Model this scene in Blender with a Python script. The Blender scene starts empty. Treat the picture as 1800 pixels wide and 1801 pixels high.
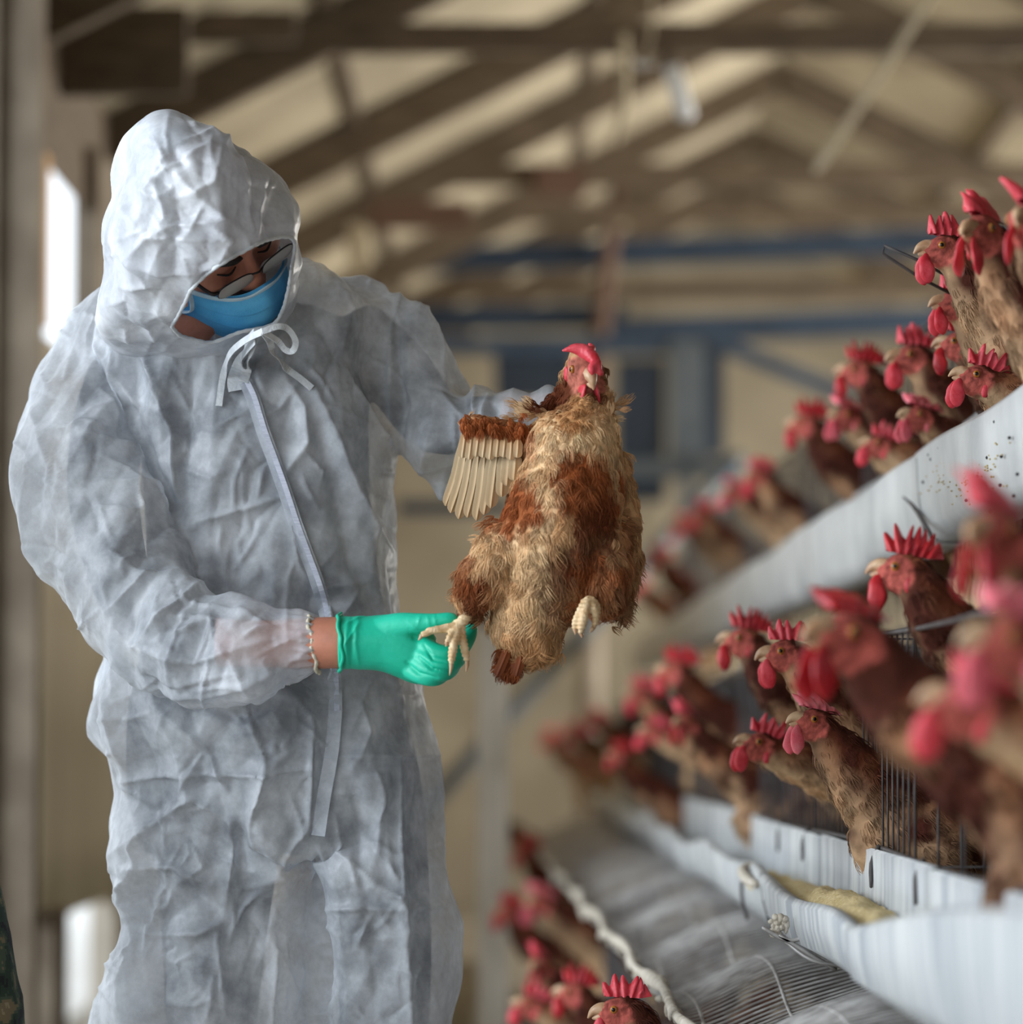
import bpy, bmesh, math, random
import numpy as np
from mathutils import Vector, Matrix, noise
from mathutils.bvhtree import BVHTree

random.seed(7)
rng = np.random.default_rng(7)
SC = bpy.context.scene
COL = SC.collection

# ------------------------------------------------------------------ camera, world, light, exposure
CAM_Z = 0.94
FPX = 6300.0
PITCH = math.atan((1300.0 - 900.5) / FPX)
cd = bpy.data.cameras.new('camera')
cam = bpy.data.objects.new('camera', cd)
COL.objects.link(cam)
cam.location = (0, 0, CAM_Z)
cam.rotation_euler = (math.pi / 2 + PITCH, 0, 0)
cd.sensor_fit = 'HORIZONTAL'
cd.sensor_width = 36.0
cd.lens = FPX * 36.0 / 1800.0
cd.clip_start = 0.05
cd.clip_end = 300
cd.dof.use_dof = True
cd.dof.focus_distance = 4.40
cd.dof.aperture_fstop = (cd.lens / 1000.0) / 0.044
SC.camera = cam

world = bpy.data.worlds.new('overcast_sky')
SC.world = world
world.use_nodes = True
wn = world.node_tree.nodes
wl = world.node_tree.links
wn.clear()
wo = wn.new('ShaderNodeOutputWorld')
wb = wn.new('ShaderNodeBackground')
wb.inputs['Color'].default_value = (0.86, 0.93, 1.0, 1)
wb.inputs['Strength'].default_value = 1.55
wl.new(wb.outputs[0], wo.inputs[0])


def area(name, loc, target, sx, sy, power, color):
    l = bpy.data.lights.new(name, 'AREA')
    l.shape = 'RECTANGLE'
    l.size = sx
    l.size_y = sy
    l.energy = power
    l.color = color
    o = bpy.data.objects.new(name, l)
    COL.objects.link(o)
    o.location = loc
    d = Vector(target) - Vector(loc)
    o.rotation_euler = d.to_track_quat('-Z', 'Y').to_euler()
    return o


# daylight through the open long side, plus two added fill lamps
area('daylight_open_side', (-4.2, 3.5, 2.3), (0.0, 4.6, 1.1), 3.6, 2.0, 222, (0.84, 0.92, 1.0))
area('fill_near_end', (-0.6, -1.1, 1.9), (0.4, 4.6, 1.1), 2.0, 1.4, 9, (1.0, 0.97, 0.93))  # added weak fill; this end of the shed is walled off
area('fill_far_side', (4.3, 14.5, 1.7), (0.2, 14.6, 2.3), 11.0, 1.3, 520, (1.0, 0.95, 0.86))  # added fill that brightens the roof and deep interior

SC.view_settings.view_transform = 'Standard'
SC.view_settings.look = 'None'
SC.view_settings.gamma = 1.0
SC.view_settings.use_curve_mapping = False
SC.view_settings.exposure = 0.24
SC.cycles.use_denoising = True
SC.cycles.max_bounces = 8
SC.cycles.transparent_max_bounces = 12


# ------------------------------------------------------------------ helpers
def lin(c):
    c = c / 255.0
    return c / 12.92 if c <= 0.04045 else ((c + 0.055) / 1.055) ** 2.4


def C(r, g, b):
    return (lin(r), lin(g), lin(b), 1.0)


def C3(r, g, b):
    return np.array([lin(r), lin(g), lin(b)])


CT, ST = math.cos(PITCH), math.sin(PITCH)


def P(px, py, Y):
    """world point seen at photo position (px, py) at distance Y down the aisle"""
    dx = (px - 900.0) / FPX
    dy = (900.5 - py) / FPX
    d = Vector((dx, CT - ST * dy, ST + CT * dy))
    return Vector((0, 0, CAM_Z)) + d * (Y / d.y)


def M_(px, Y):
    return px * Y / FPX


def proj(co):
    """photo position of world points (n,3)"""
    x = co[:, 0]
    y = co[:, 1]
    z = co[:, 2] - CAM_Z
    f = y * CT + z * ST
    u = -y * ST + z * CT
    return np.stack([900.0 + FPX * x / f, 900.5 - FPX * u / f], 1)


def tag(o, label, cat, group=None, kind=None):
    if label:
        o['label'] = label
    if cat:
        o['category'] = cat
    if group:
        o['group'] = group
    if kind:
        o['kind'] = kind
    return o


def empty(name, loc, label=None, cat=None, group=None, rz=0.0):
    o = bpy.data.objects.new(name, None)
    o.empty_display_size = 0.05
    COL.objects.link(o)
    o.location = loc
    o.rotation_euler = (0, 0, rz)
    return tag(o, label, cat, group)


def mesh_data(name, V, F, mat=None, smooth=True, col=None):
    me = bpy.data.meshes.new(name)
    V = np.asarray(V, dtype=np.float32)
    if isinstance(F, np.ndarray):
        n, k = F.shape
        me.vertices.add(len(V))
        me.vertices.foreach_set('co', V.ravel())
        me.loops.add(n * k)
        me.loops.foreach_set('vertex_index', F.astype(np.int32).ravel())
        me.polygons.add(n)
        me.polygons.foreach_set('loop_start', np.arange(0, n * k, k, dtype=np.int32))
        me.update(calc_edges=True)
    else:
        me.from_pydata([tuple(v) for v in V], [], F)
        me.update()
    if smooth:
        me.polygons.foreach_set('use_smooth', np.ones(len(me.polygons), dtype=bool))
    if mat:
        for m in (mat if isinstance(mat, (list, tuple)) else [mat]):
            me.materials.append(m)
    if col is not None:
        a = me.attributes.new('col', 'FLOAT_COLOR', 'POINT')
        c4 = np.ones((len(V), 4), dtype=np.float32)
        c4[:, :3] = col
        a.data.foreach_set('color', c4.ravel())
    return me


def link(name, me, parent=None):
    """link mesh data given in world coordinates; keeps world placement under an unrotated parent Empty"""
    o = bpy.data.objects.new(name, me)
    COL.objects.link(o)
    if parent is not None:
        o.parent = parent
        loc = Vector((0, 0, 0))
        p = parent
        while p is not None:
            loc += p.location
            p = p.parent
        o.location = -loc
    return o


def mob(name, V, F, mat=None, parent=None, smooth=True, col=None, kind=None, label=None):
    o = link(name, mesh_data(name, V, F, mat, smooth, col), parent)
    if kind:
        o['kind'] = kind
    if label:
        o['label'] = label
    return o


def cat_mesh(parts):
    V = []
    F = []
    n = 0
    for v, f in parts:
        V.append(np.asarray(v, dtype=float))
        F.extend([tuple(i + n for i in q) for q in f])
        n += len(v)
    return np.concatenate(V), F


def box(x0, x1, y0, y1, z0, z1):
    V = [(x, y, z) for x in (x0, x1) for y in (y0, y1) for z in (z0, z1)]
    F = [(0, 1, 3, 2), (4, 6, 7, 5), (0, 4, 5, 1), (2, 3, 7, 6), (0, 2, 6, 4), (1, 5, 7, 3)]
    return np.array(V, dtype=float), F


def bar(p, q, w, h, up=(0, 0, 1)):
    p = Vector(p)
    q = Vector(q)
    d = (q - p).normalized()
    s = d.cross(Vector(up))
    if s.length < 1e-4:
        s = d.cross(Vector((1, 0, 0)))
    s.normalize()
    t = s.cross(d)
    V = []
    for e in (p, q):
        for a, b in ((-1, -1), (1, -1), (1, 1), (-1, 1)):
            V.append(tuple(e + s * (a * w / 2) + t * (b * h / 2)))
    F = [(0, 1, 2, 3), (7, 6, 5, 4), (0, 4, 5, 1), (1, 5, 6, 2), (2, 6, 7, 3), (3, 7, 4, 0)]
    return np.array(V), F


def catmull(pts, n):
    pts = np.asarray(pts, dtype=float)
    m = len(pts)
    out = []
    for i in range(m - 1):
        p0 = pts[max(i - 1, 0)]
        p1 = pts[i]
        p2 = pts[i + 1]
        p3 = pts[min(i + 2, m - 1)]
        for k in range(n):
            t = k / n
            out.append(0.5 * ((2 * p1) + (-p0 + p2) * t + (2 * p0 - 5 * p1 + 4 * p2 - p3) * t * t
                              + (-p0 + 3 * p1 - 3 * p2 + p3) * t ** 3))
    out.append(pts[-1])
    return np.array(out)


def tube(pts, rad, seg=12, sub=4, flat=1.0, flat_dir=None, cap=True):
    """tapered tube along points; flat squashes it along flat_dir"""
    pr = np.concatenate([np.asarray(pts, float), np.asarray(rad, float)[:, None]], 1)
    if sub > 1:
        pr = catmull(pr, sub)
    p = pr[:, :3]
    r = np.maximum(pr[:, 3], 1e-5)
    n = len(p)
    T = np.gradient(p, axis=0)
    T /= np.linalg.norm(T, axis=1)[:, None] + 1e-12
    ref = np.array(flat_dir, float) if flat_dir is not None else np.array([0.0, 0, 1.0])
    if flat_dir is None and abs(T[0] @ ref) > 0.9:
        ref = np.array([0.0, 1.0, 0])
    V = []
    a = np.linspace(0, 2 * math.pi, seg, endpoint=False)
    A = None
    for i in range(n):
        if flat_dir is not None or A is None:
            A = ref - T[i] * (T[i] @ ref)
        else:
            A = A - T[i] * (T[i] @ A)
        A = A / (np.linalg.norm(A) + 1e-12)
        B = np.cross(T[i], A)
        V.append(p[i] + r[i] * (np.cos(a)[:, None] * A * flat + np.sin(a)[:, None] * B))
    V = np.concatenate(V)
    F = []
    for i in range(n - 1):
        for k in range(seg):
            k2 = (k + 1) % seg
            F.append((i * seg + k, i * seg + k2, (i + 1) * seg + k2, (i + 1) * seg + k))
    if cap:
        e0 = p[0] - T[0] * r[0] * 0.6
        e1 = p[-1] + T[-1] * r[-1] * 0.6
        V = np.concatenate([V, [e0], [e1]])
        b = n * seg
        for k in range(seg):
            k2 = (k + 1) % seg
            F.append((b, k2, k))
            F.append((b + 1, (n - 1) * seg + k, (n - 1) * seg + k2))
    return V, F


def wires(polys, r, sides=3):
    return cat_mesh([tube(p, [r] * len(p), seg=sides, sub=1) for p in polys])


def ell(c, r, R=None, nu=18, nv=10):
    V = [(0, 0, 1)]
    for j in range(1, nv):
        th = math.pi * j / nv
        for i in range(nu):
            ph = 2 * math.pi * i / nu
            V.append((math.sin(th) * math.cos(ph), math.sin(th) * math.sin(ph), math.cos(th)))
    V.append((0, 0, -1))
    F = []
    for i in range(nu):
        F.append((0, 1 + i, 1 + (i + 1) % nu))
    for j in range(nv - 2):
        for i in range(nu):
            a = 1 + j * nu + i
            b = 1 + j * nu + (i + 1) % nu
            F.append((a, a + nu, b + nu, b))
    e = len(V) - 1
    for i in range(nu):
        F.append((e, 1 + (nv - 2) * nu + (i + 1) % nu, 1 + (nv - 2) * nu + i))
    V = np.array(V) * np.array(r)
    if R is not None:
        V = V @ np.asarray(R).T
    return V + np.array(c), F


def loft_rows(rows, seg=40, power=2.3, sub=4):
    """stack of flattened rings: rows of (py, x_left, x_right, Y, half_depth)"""
    R = catmull(rows, sub)
    V = []
    a = np.linspace(0, 2 * math.pi, seg, endpoint=False)
    ca = np.sign(np.cos(a)) * np.abs(np.cos(a)) ** (2 / power)
    sa = np.sign(np.sin(a)) * np.abs(np.sin(a)) ** (2 / power)
    for py, xl, xr, Y, hd in R:
        c = P((xl + xr) / 2, py, Y)
        hw = M_((xr - xl) / 2, Y)
        V.append(np.stack([c.x + hw * ca, c.y + hd * sa, np.full(seg, c.z)], 1))
    n = len(R)
    V = np.concatenate(V)
    F = []
    for i in range(n - 1):
        for k in range(seg):
            k2 = (k + 1) % seg
            F.append((i * seg + k, (i + 1) * seg + k, (i + 1) * seg + k2, i * seg + k2))
    F.append(tuple(range(seg)))
    F.append(tuple(reversed(range((n - 1) * seg, n * seg))))
    return V, F


def remesh(parts, voxel, smooth_it=6):
    V, F = cat_mesh(parts)
    me = bpy.data.meshes.new('tmp')
    me.from_pydata([tuple(v) for v in V], [], F)
    bm = bmesh.new()
    bm.from_mesh(me)
    bmesh.ops.recalc_face_normals(bm, faces=bm.faces)
    bm.to_mesh(me)
    bm.free()
    o = bpy.data.objects.new('tmp', me)
    COL.objects.link(o)
    m = o.modifiers.new('r', 'REMESH')
    m.mode = 'VOXEL'
    m.voxel_size = voxel
    dg = bpy.context.evaluated_depsgraph_get()
    dg.update()
    e = o.evaluated_get(dg).to_mesh()
    n = len(e.vertices)
    co = np.empty(n * 3, dtype=np.float32)
    e.vertices.foreach_get('co', co)
    co = co.reshape(-1, 3).astype(float)
    nl = len(e.loops)
    li = np.empty(nl, dtype=np.int32)
    e.loops.foreach_get('vertex_index', li)
    ls = np.empty(len(e.polygons), dtype=np.int32)
    lt = np.empty(len(e.polygons), dtype=np.int32)
    e.polygons.foreach_get('loop_start', ls)
    e.polygons.foreach_get('loop_total', lt)
    assert (lt == 4).all()
    Fq = li.reshape(-1, 4)
    bpy.data.objects.remove(o)
    bpy.data.meshes.remove(me)
    co = relax(co, Fq, smooth_it)
    return co, Fq


def quad_edges(F):
    k = F.shape[1]
    e = np.concatenate([F[:, [i, (i + 1) % k]] for i in range(k)])
    e.sort(axis=1)
    return np.unique(e, axis=0)


def relax(co, F, it, lam=0.5, mask=None):
    E = quad_edges(F)
    n = len(co)
    deg = np.bincount(E.ravel(), minlength=n)[:, None].clip(1)
    for _ in range(it):
        s = np.zeros_like(co)
        for d in range(3):
            s[:, d] = np.bincount(E[:, 0], co[E[:, 1], d], n) + np.bincount(E[:, 1], co[E[:, 0], d], n)
        new = co + lam * (s / deg - co)
        co = new if mask is None else np.where(mask[:, None], new, co)
    return co


def vnormals(co, F):
    a = co[F[:, 2]] - co[F[:, 0]]
    b = co[F[:, 3 if F.shape[1] == 4 else 1]] - co[F[:, 1 if F.shape[1] == 4 else 2]]
    fn = np.cross(a, b)
    N = np.zeros_like(co)
    for k in range(F.shape[1]):
        for d in range(3):
            N[:, d] += np.bincount(F[:, k], fn[:, d], len(co))
    return N / (np.linalg.norm(N, axis=1)[:, None] + 1e-12)


def vnoise(co, scale, seed=0.0, stretch=(1, 1, 1)):
    s = scale
    return np.array([noise.noise((x * s * stretch[0] + seed, y * s * stretch[1] + seed * 1.7, z * s * stretch[2] - seed))
                     for x, y, z in co])


# ------------------------------------------------------------------ materials
def new_mat(name):
    m = bpy.data.materials.new(name)
    m.use_nodes = True
    nt = m.node_tree
    return m, nt, nt.nodes['Principled BSDF']


def nmat(name, c1, c2=None, rough=0.6, scale=20.0, bump=0.0, bscale=None, stretch=(1, 1, 1), metallic=0.0,
         spec=0.4, detail=4.0, lo=0.35, hi=0.65, bdist=0.01, sss=0.0, gen=False):
    """surface with two colours mixed by noise and a fine bump"""
    m, nt, b = new_mat(name)
    L = nt.links
    tc = nt.nodes.new('ShaderNodeTexCoord')
    mp = nt.nodes.new('ShaderNodeMapping')
    mp.inputs['Scale'].default_value = stretch
    L.new(tc.outputs['Object'], mp.inputs['Vector'])
    b.inputs['Roughness'].default_value = rough
    b.inputs['Metallic'].default_value = metallic
    b.inputs['Specular IOR Level'].default_value = spec
    if sss:
        b.inputs['Subsurface Weight'].default_value = sss
        b.inputs['Subsurface Radius'].default_value = (0.01, 0.004, 0.003)
        b.inputs['Subsurface Scale'].default_value = 0.6
    if c2 is None:
        b.inputs['Base Color'].default_value = c1
    else:
        n = nt.nodes.new('ShaderNodeTexNoise')
        n.inputs['Scale'].default_value = scale
        n.inputs['Detail'].default_value = detail
        L.new(mp.outputs[0], n.inputs['Vector'])
        r = nt.nodes.new('ShaderNodeValToRGB')
        r.color_ramp.elements[0].position = lo
        r.color_ramp.elements[1].position = hi
        r.color_ramp.elements[0].color = c1
        r.color_ramp.elements[1].color = c2
        L.new(n.outputs['Fac'], r.inputs[0])
        L.new(r.outputs[0], b.inputs['Base Color'])
    if bump:
        n2 = nt.nodes.new('ShaderNodeTexNoise')
        n2.inputs['Scale'].default_value = bscale or scale * 3
        n2.inputs['Detail'].default_value = 5
        L.new(mp.outputs[0], n2.inputs['Vector'])
        bp = nt.nodes.new('ShaderNodeBump')
        bp.inputs['Strength'].default_value = bump
        bp.inputs['Distance'].default_value = bdist
        L.new(n2.outputs['Fac'], bp.inputs['Height'])
        L.new(bp.outputs[0], b.inputs['Normal'])
    return m


def attr_mat(name, rough=0.7, spec=0.2, bump=0.0, bscale=200, sss=0.0, trans=0.0):
    """surface coloured by the mesh's own colour attribute"""
    m, nt, b = new_mat(name)
    a = nt.nodes.new('ShaderNodeAttribute')
    a.attribute_name = 'col'
    nt.links.new(a.outputs['Color'], b.inputs['Base Color'])
    b.inputs['Roughness'].default_value = rough
    b.inputs['Specular IOR Level'].default_value = spec
    if sss:
        b.inputs['Subsurface Weight'].default_value = sss
        b.inputs['Subsurface Radius'].default_value = (0.01, 0.004, 0.003)
        b.inputs['Subsurface Scale'].default_value = 0.5
    if bump:
        tc = nt.nodes.new('ShaderNodeTexCoord')
        n2 = nt.nodes.new('ShaderNodeTexNoise')
        n2.inputs['Scale'].default_value = bscale
        n2.inputs['Detail'].default_value = 4
        nt.links.new(tc.outputs['Object'], n2.inputs['Vector'])
        bp = nt.nodes.new('ShaderNodeBump')
        bp.inputs['Strength'].default_value = bump
        bp.inputs['Distance'].default_value = 0.004
        nt.links.new(n2.outputs['Fac'], bp.inputs['Height'])
        nt.links.new(bp.outputs[0], b.inputs['Normal'])
    return m


def suit_mat(name, c1, c2, a_lo, a_hi):
    """thin white nonwoven: cloudy fibre density, some light shining through, part see-through"""
    m, nt, b = new_mat(name)
    L = nt.links
    tc = nt.nodes.new('ShaderNodeTexCoord')
    n = nt.nodes.new('ShaderNodeTexNoise')
    n.inputs['Scale'].default_value = 13
    n.inputs['Detail'].default_value = 9
    n.inputs['Roughness'].default_value = 0.62
    L.new(tc.outputs['Object'], n.inputs['Vector'])
    r = nt.nodes.new('ShaderNodeValToRGB')
    r.color_ramp.elements[0].position = 0.34
    r.color_ramp.elements[1].position = 0.68
    r.color_ramp.elements[0].color = c1
    r.color_ramp.elements[1].color = c2
    L.new(n.outputs['Fac'], r.inputs[0])
    L.new(r.outputs[0], b.inputs['Base Color'])
    b.inputs['Roughness'].default_value = 0.36
    b.inputs['Specular IOR Level'].default_value = 0.5
    n2 = nt.nodes.new('ShaderNodeTexNoise')
    n2.inputs['Scale'].default_value = 420
    n2.inputs['Detail'].default_value = 3
    L.new(tc.outputs['Object'], n2.inputs['Vector'])
    n3 = nt.nodes.new('ShaderNodeTexNoise')
    n3.inputs['Scale'].default_value = 34
    n3.inputs['Detail'].default_value = 5
    n3.inputs['Distortion'].default_value = 0.7
    L.new(tc.outputs['Object'], n3.inputs['Vector'])
    bp = nt.nodes.new('ShaderNodeBump')
    bp.inputs['Strength'].default_value = 0.12
    bp.inputs['Distance'].default_value = 0.002
    L.new(n2.outputs['Fac'], bp.inputs['Height'])
    bp2 = nt.nodes.new('ShaderNodeBump')
    bp2.inputs['Strength'].default_value = 0.28
    bp2.inputs['Distance'].default_value = 0.006
    L.new(n3.outputs['Fac'], bp2.inputs['Height'])
    L.new(bp.outputs[0], bp2.inputs['Normal'])
    L.new(bp2.outputs[0], b.inputs['Normal'])
    tr = nt.nodes.new('ShaderNodeBsdfTranslucent')
    L.new(r.outputs[0], tr.inputs['Color'])
    L.new(bp2.outputs[0], tr.inputs['Normal'])
    mx = nt.nodes.new('ShaderNodeMixShader')
    mx.inputs[0].default_value = 0.22
    L.new(b.outputs[0], mx.inputs[1])
    L.new(tr.outputs[0], mx.inputs[2])
    tp = nt.nodes.new('ShaderNodeBsdfTransparent')
    mr = nt.nodes.new('ShaderNodeMapRange')
    mr.inputs['From Min'].default_value = 0.35
    mr.inputs['From Max'].default_value = 0.65
    mr.inputs['To Min'].default_value = a_hi
    mr.inputs['To Max'].default_value = a_lo
    L.new(n.outputs['Fac'], mr.inputs['Value'])
    mx2 = nt.nodes.new('ShaderNodeMixShader')
    L.new(mr.outputs[0], mx2.inputs[0])
    L.new(mx.outputs[0], mx2.inputs[1])
    L.new(tp.outputs[0], mx2.inputs[2])
    L.new(mx2.outputs[0], nt.nodes['Material Output'].inputs['Surface'])
    return m


MT = {}
MT['concrete'] = nmat('concrete_floor', C(120, 112, 98), C(150, 142, 126), 0.85, 3, 0.3)
MT['ground'] = nmat('outdoor_ground', C(222, 220, 214), C(236, 234, 230), 0.9, 1.0, 0.2)
MT['roof'] = nmat('roof_sheet', C(150, 140, 120), C(186, 175, 152), 0.7, 2.0, 0.15, stretch=(1, 1, 1), detail=6)
MT['timber'] = nmat('old_timber', C(82, 70, 56), C(106, 92, 76), 0.8, 8, 0.3, stretch=(1, 1, 6))
MT['red_timber'] = nmat('red_brown_board', C(88, 66, 54), C(104, 80, 66), 0.75, 8, 0.2)
MT['post'] = nmat('weathered_post', C(104, 92, 78), C(128, 116, 100), 0.85, 6, 0.3)
MT['pale_post'] = nmat('limewashed_post', C(176, 166, 150), C(200, 190, 175), 0.85, 5, 0.3)
MT['worn_lime'] = nmat('worn_limewash', C(140, 130, 116), C(164, 154, 140), 0.9, 6, 0.3)
MT['curtain'] = nmat('beige_tarpaulin', C(122, 108, 84), C(142, 128, 102), 0.7, 2.5, 0.2, stretch=(1, 3, 0.4))
def add_translucent(m, fac):
    """let daylight glow through a thin sheet"""
    nt = m.node_tree
    b = nt.nodes['Principled BSDF']
    tr = nt.nodes.new('ShaderNodeBsdfTranslucent')
    if b.inputs['Base Color'].is_linked:
        nt.links.new(b.inputs['Base Color'].links[0].from_socket, tr.inputs['Color'])
    mx = nt.nodes.new('ShaderNodeMixShader')
    mx.inputs[0].default_value = fac
    nt.links.new(b.outputs[0], mx.inputs[1])
    nt.links.new(tr.outputs[0], mx.inputs[2])
    nt.links.new(mx.outputs[0], nt.nodes['Material Output'].inputs['Surface'])


add_translucent(MT['curtain'], 0.22)
MT['endwall'] = nmat('end_wall_sheet', C(128, 119, 102), C(152, 143, 125), 0.8, 1.6, 0.2, detail=6)
MT['orange'] = nmat('orange_post', C(176, 132, 80), C(196, 150, 92), 0.7, 6, 0.2)
MT['blue'] = nmat('blue_painted_steel', C(44, 58, 76), C(56, 72, 92), 0.5, 6, 0.1)
MT['blue_dark'] = nmat('dark_blue_panel', C(32, 42, 56), C(40, 52, 68), 0.5, 4, 0.1)
MT['blue_grey'] = nmat('grey_blue_tube', C(72, 80, 88), C(88, 96, 104), 0.5, 6, 0.1)
MT['lamp'] = nmat('white_lamp_glass', C(224, 226, 228), None, 0.3)
MT['rope'] = nmat('pale_rope', C(170, 158, 134), C(188, 176, 152), 0.9, 40)
MT['trough'] = nmat('zinc_trough_sheet', C(172, 174, 174), C(202, 203, 201), 0.42, 7, 0.10, bscale=60, metallic=0.25, detail=7)
MT['trough_stained'] = nmat('stained_zinc_sheet', C(150, 156, 162), C(205, 207, 205), 0.45, 30, 0.10, bscale=60, metallic=0.2, detail=5, stretch=(1, 1, 0.10))
MT['feed'] = nmat('ground_feed', C(176, 150, 98), C(214, 196, 150), 0.95, 180, 0.9, bscale=260, bdist=0.004)
MT['wire'] = nmat('galvanised_wire', C(140, 136, 133), C(190, 187, 184), 0.5, 30, 0.0, metallic=0.35)
MT['wire_dark'] = nmat('dusty_dark_wire', C(48, 44, 44), C(78, 72, 70), 0.6, 40)
MT['wire_light'] = nmat('dust_caked_wire', C(176, 166, 150), C(206, 198, 184), 0.85, 40, 0.5, bscale=120)
MT['shade_dark'] = nmat('shade_dark_board', C(46, 42, 40), C(74, 68, 62), 0.85, 9, 0.3)  # dark tone stands for the shade inside the cages
MT['speck'] = nmat('dark_droppings', C(40, 36, 36), None, 0.8)

# ------------------------------------------------------------------ the shed
Y_END = 21.0
RIDGE_X, RIDGE_Z, SLOPE = 1.21, CAM_Z + 2.98, 0.5


def struct(name, V, F, mat, smooth=False, parent=None):
    o = mob(name, V, F, mat, parent, smooth)
    if parent is None:
        o['kind'] = 'structure'
    return o


def roof_z(x):
    return RIDGE_Z - SLOPE * abs(x - RIDGE_X)


struct('floor', *box(-1.5, 6.0, -1.5, Y_END + 0.3, -0.1, 0.0), MT['concrete'])
struct('ground', *box(-40, 40, -30, 60, -0.3, -0.12), MT['ground'])


def roof_sheet(x0, x1, y0=-1.5, y1=Y_END + 0.3, pitch=0.19):
    """corrugated sheet: ribs run down the slope"""
    n = int((y1 - y0) / pitch * 4)
    V = []
    for i in range(n + 1):
        y = y0 + (y1 - y0) * i / n
        dz = 0.018 * (1 if i % 4 in (1, 2) else -1)
        for x in (x0, x1):
            V.append((x, y, roof_z(x) + 0.10 + dz))
    F = [(2 * i, 2 * i + 1, 2 * i + 3, 2 * i + 2) for i in range(n)]
    Vt = [(a, b, c + 0.03) for a, b, c in V]
    m = len(V)
    Ft = [tuple(reversed([k + m for k in f])) for f in F]
    return V + Vt, F + Ft


struct('ceiling', *cat_mesh([roof_sheet(RIDGE_X, -1.34), roof_sheet(4.6, RIDGE_X)]), MT['roof'])

# rafters, one pair per bay, each with its collar tie where the photo shows one
rafter_y = [5.2, 7.0, 8.8, 10.55, 12.52, 14.08, 16.0, 17.7, 19.3]
for i, y in enumerate(rafter_y):
    root = empty('roof_truss', (RIDGE_X, y, RIDGE_Z - 0.05))
    root['kind'] = 'structure'
    for s, xe in ((-1, -1.28), (1, 4.4)):
        mob('rafter', *bar((RIDGE_X, y, RIDGE_Z), (xe, y, roof_z(xe)), 0.07, 0.14), MT['timber'], root, False)
    if i in (2, 3, 5, 6, 7):
        zt = RIDGE_Z - (0.62 if i == 6 else 0.9 if i == 3 else 0.75)
        xt = (RIDGE_Z - zt) / SLOPE
        mob('collar_tie', *bar((RIDGE_X - xt, y, zt), (RIDGE_X + xt, y, zt), 0.05, 0.09), MT['timber'], root, False)
# purlins along the shed
for k, x in enumerate((-1.3, -0.55, 0.3, 2.1, 3.0, 3.9)):
    o = mob('trim_%d' % (k + 1), *bar((x, -0.4, roof_z(x) + 0.075), (x, Y_END, roof_z(x) + 0.075), 0.05, 0.04), MT['timber'], None, False)
    o['kind'] = 'structure'

# end wall of sheets, one panel per sheet
root = empty('wall_back', (1.2, Y_END, 0))
root['kind'] = 'structure'
x = -1.5
while x < 4.6:
    x1 = x + 0.76
    zt = max(roof_z(x), roof_z(x1), roof_z(RIDGE_X) if x < RIDGE_X < x1 else 0) + 0.12
    d = 0.012 if int((x + 2) / 0.76) % 2 else 0.0
    mob('panel', *box(x, x1 + 0.03, Y_END - d, Y_END + 0.06 - d, 0, zt), MT['endwall'], root, False)
    x = x1
# unseen right wall, full height near and low beyond to shape the light
root = empty('wall_right', (4.4, 9, 0))
root['kind'] = 'structure'
y = -1.0
while y < Y_END - 0.1:
    mob('panel', *box(4.4, 4.46, y + 0.004, min(y + 1.9, Y_END - 0.1), 0, roof_z(4.4) + 0.1 if y < 8 else 1.0), MT['endwall'], root, False)
    y += 1.9

# unseen wall behind the camera, added to cut frontal skylight
root = empty('wall_light_block', (1.2, -1.3, 0))
root['kind'] = 'structure'
x = -1.3
while x < 4.4:
    mob('panel', *box(x, x + 1.12, -1.34, -1.28, 0, roof_z(x + 0.6) + 0.3), MT['endwall'], root, False)
    x += 1.14
# left wall: tarpaulin panels between posts, gaps under the eave and at the foot let daylight in
WX = -1.2
root = empty('wall_left', (WX, 14, 0))
root['kind'] = 'structure'


def ypx(px):
    return FPX * WX / (px - 900.0)


def tarp(y0, y1, z0, z1, amp=0.012):
    n = 18
    V = []
    for i in range(n + 1):
        y = y0 + (y1 - y0) * i / n
        dx = amp * math.sin(i * 1.9 + y0 * 3)
        V += [(WX + dx, y, z0), (WX + dx, y, z1)]
    F = []
    for i in range(n):
        F.append((2 * i, 2 * i + 2, 2 * i + 3, 2 * i + 1))
    return V, F


yy = [ypx(-30), ypx(64), ypx(140), ypx(215), ypx(300), ypx(370), ypx(430), 19.0, Y_END]
for a, b in zip(yy[:-1], yy[1:]):
    mob('panel', *tarp(a + 0.01, b - 0.01, 0.47, 1.97), MT['curtain'], root)
for a, b in ((ypx(-30), ypx(62)), (ypx(150), ypx(215)), (ypx(215), ypx(330)), (ypx(330), ypx(440)), (ypx(440), Y_END)):
    mob('panel', *tarp(a + 0.01, b - 0.01, 1.99, 2.42), MT['curtain'], root)
mob('panel', *tarp(ypx(-30), Y_END, 2.42, 2.80, 0.0), MT['timber'], root)
for a, b in ((ypx(212), ypx(300)), (ypx(300), ypx(420)), (ypx(420), Y_END)):
    mob('panel', *box(WX - 0.05, WX, a, b, 0, 0.47), MT['curtain'], root, False)
for k, (pa, pb, z0, z1, m) in enumerate(((-12, 16, 0, 2.7, 'post'), (72, 82, 1.97, 2.4, 'orange'), (100, 124, 0, 0.5, 'post'),
                                         (168, 196, 1.97, 2.6, 'post'), (205, 228, 0, 0.47, 'pale_post'))):
    k5 = (WX + 0.04) / WX
    mob('post', *box(WX - 0.03, WX + 0.04, ypx(pa) * k5, ypx(pb) * k5, z0, z1), MT[m], root, False)
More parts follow.
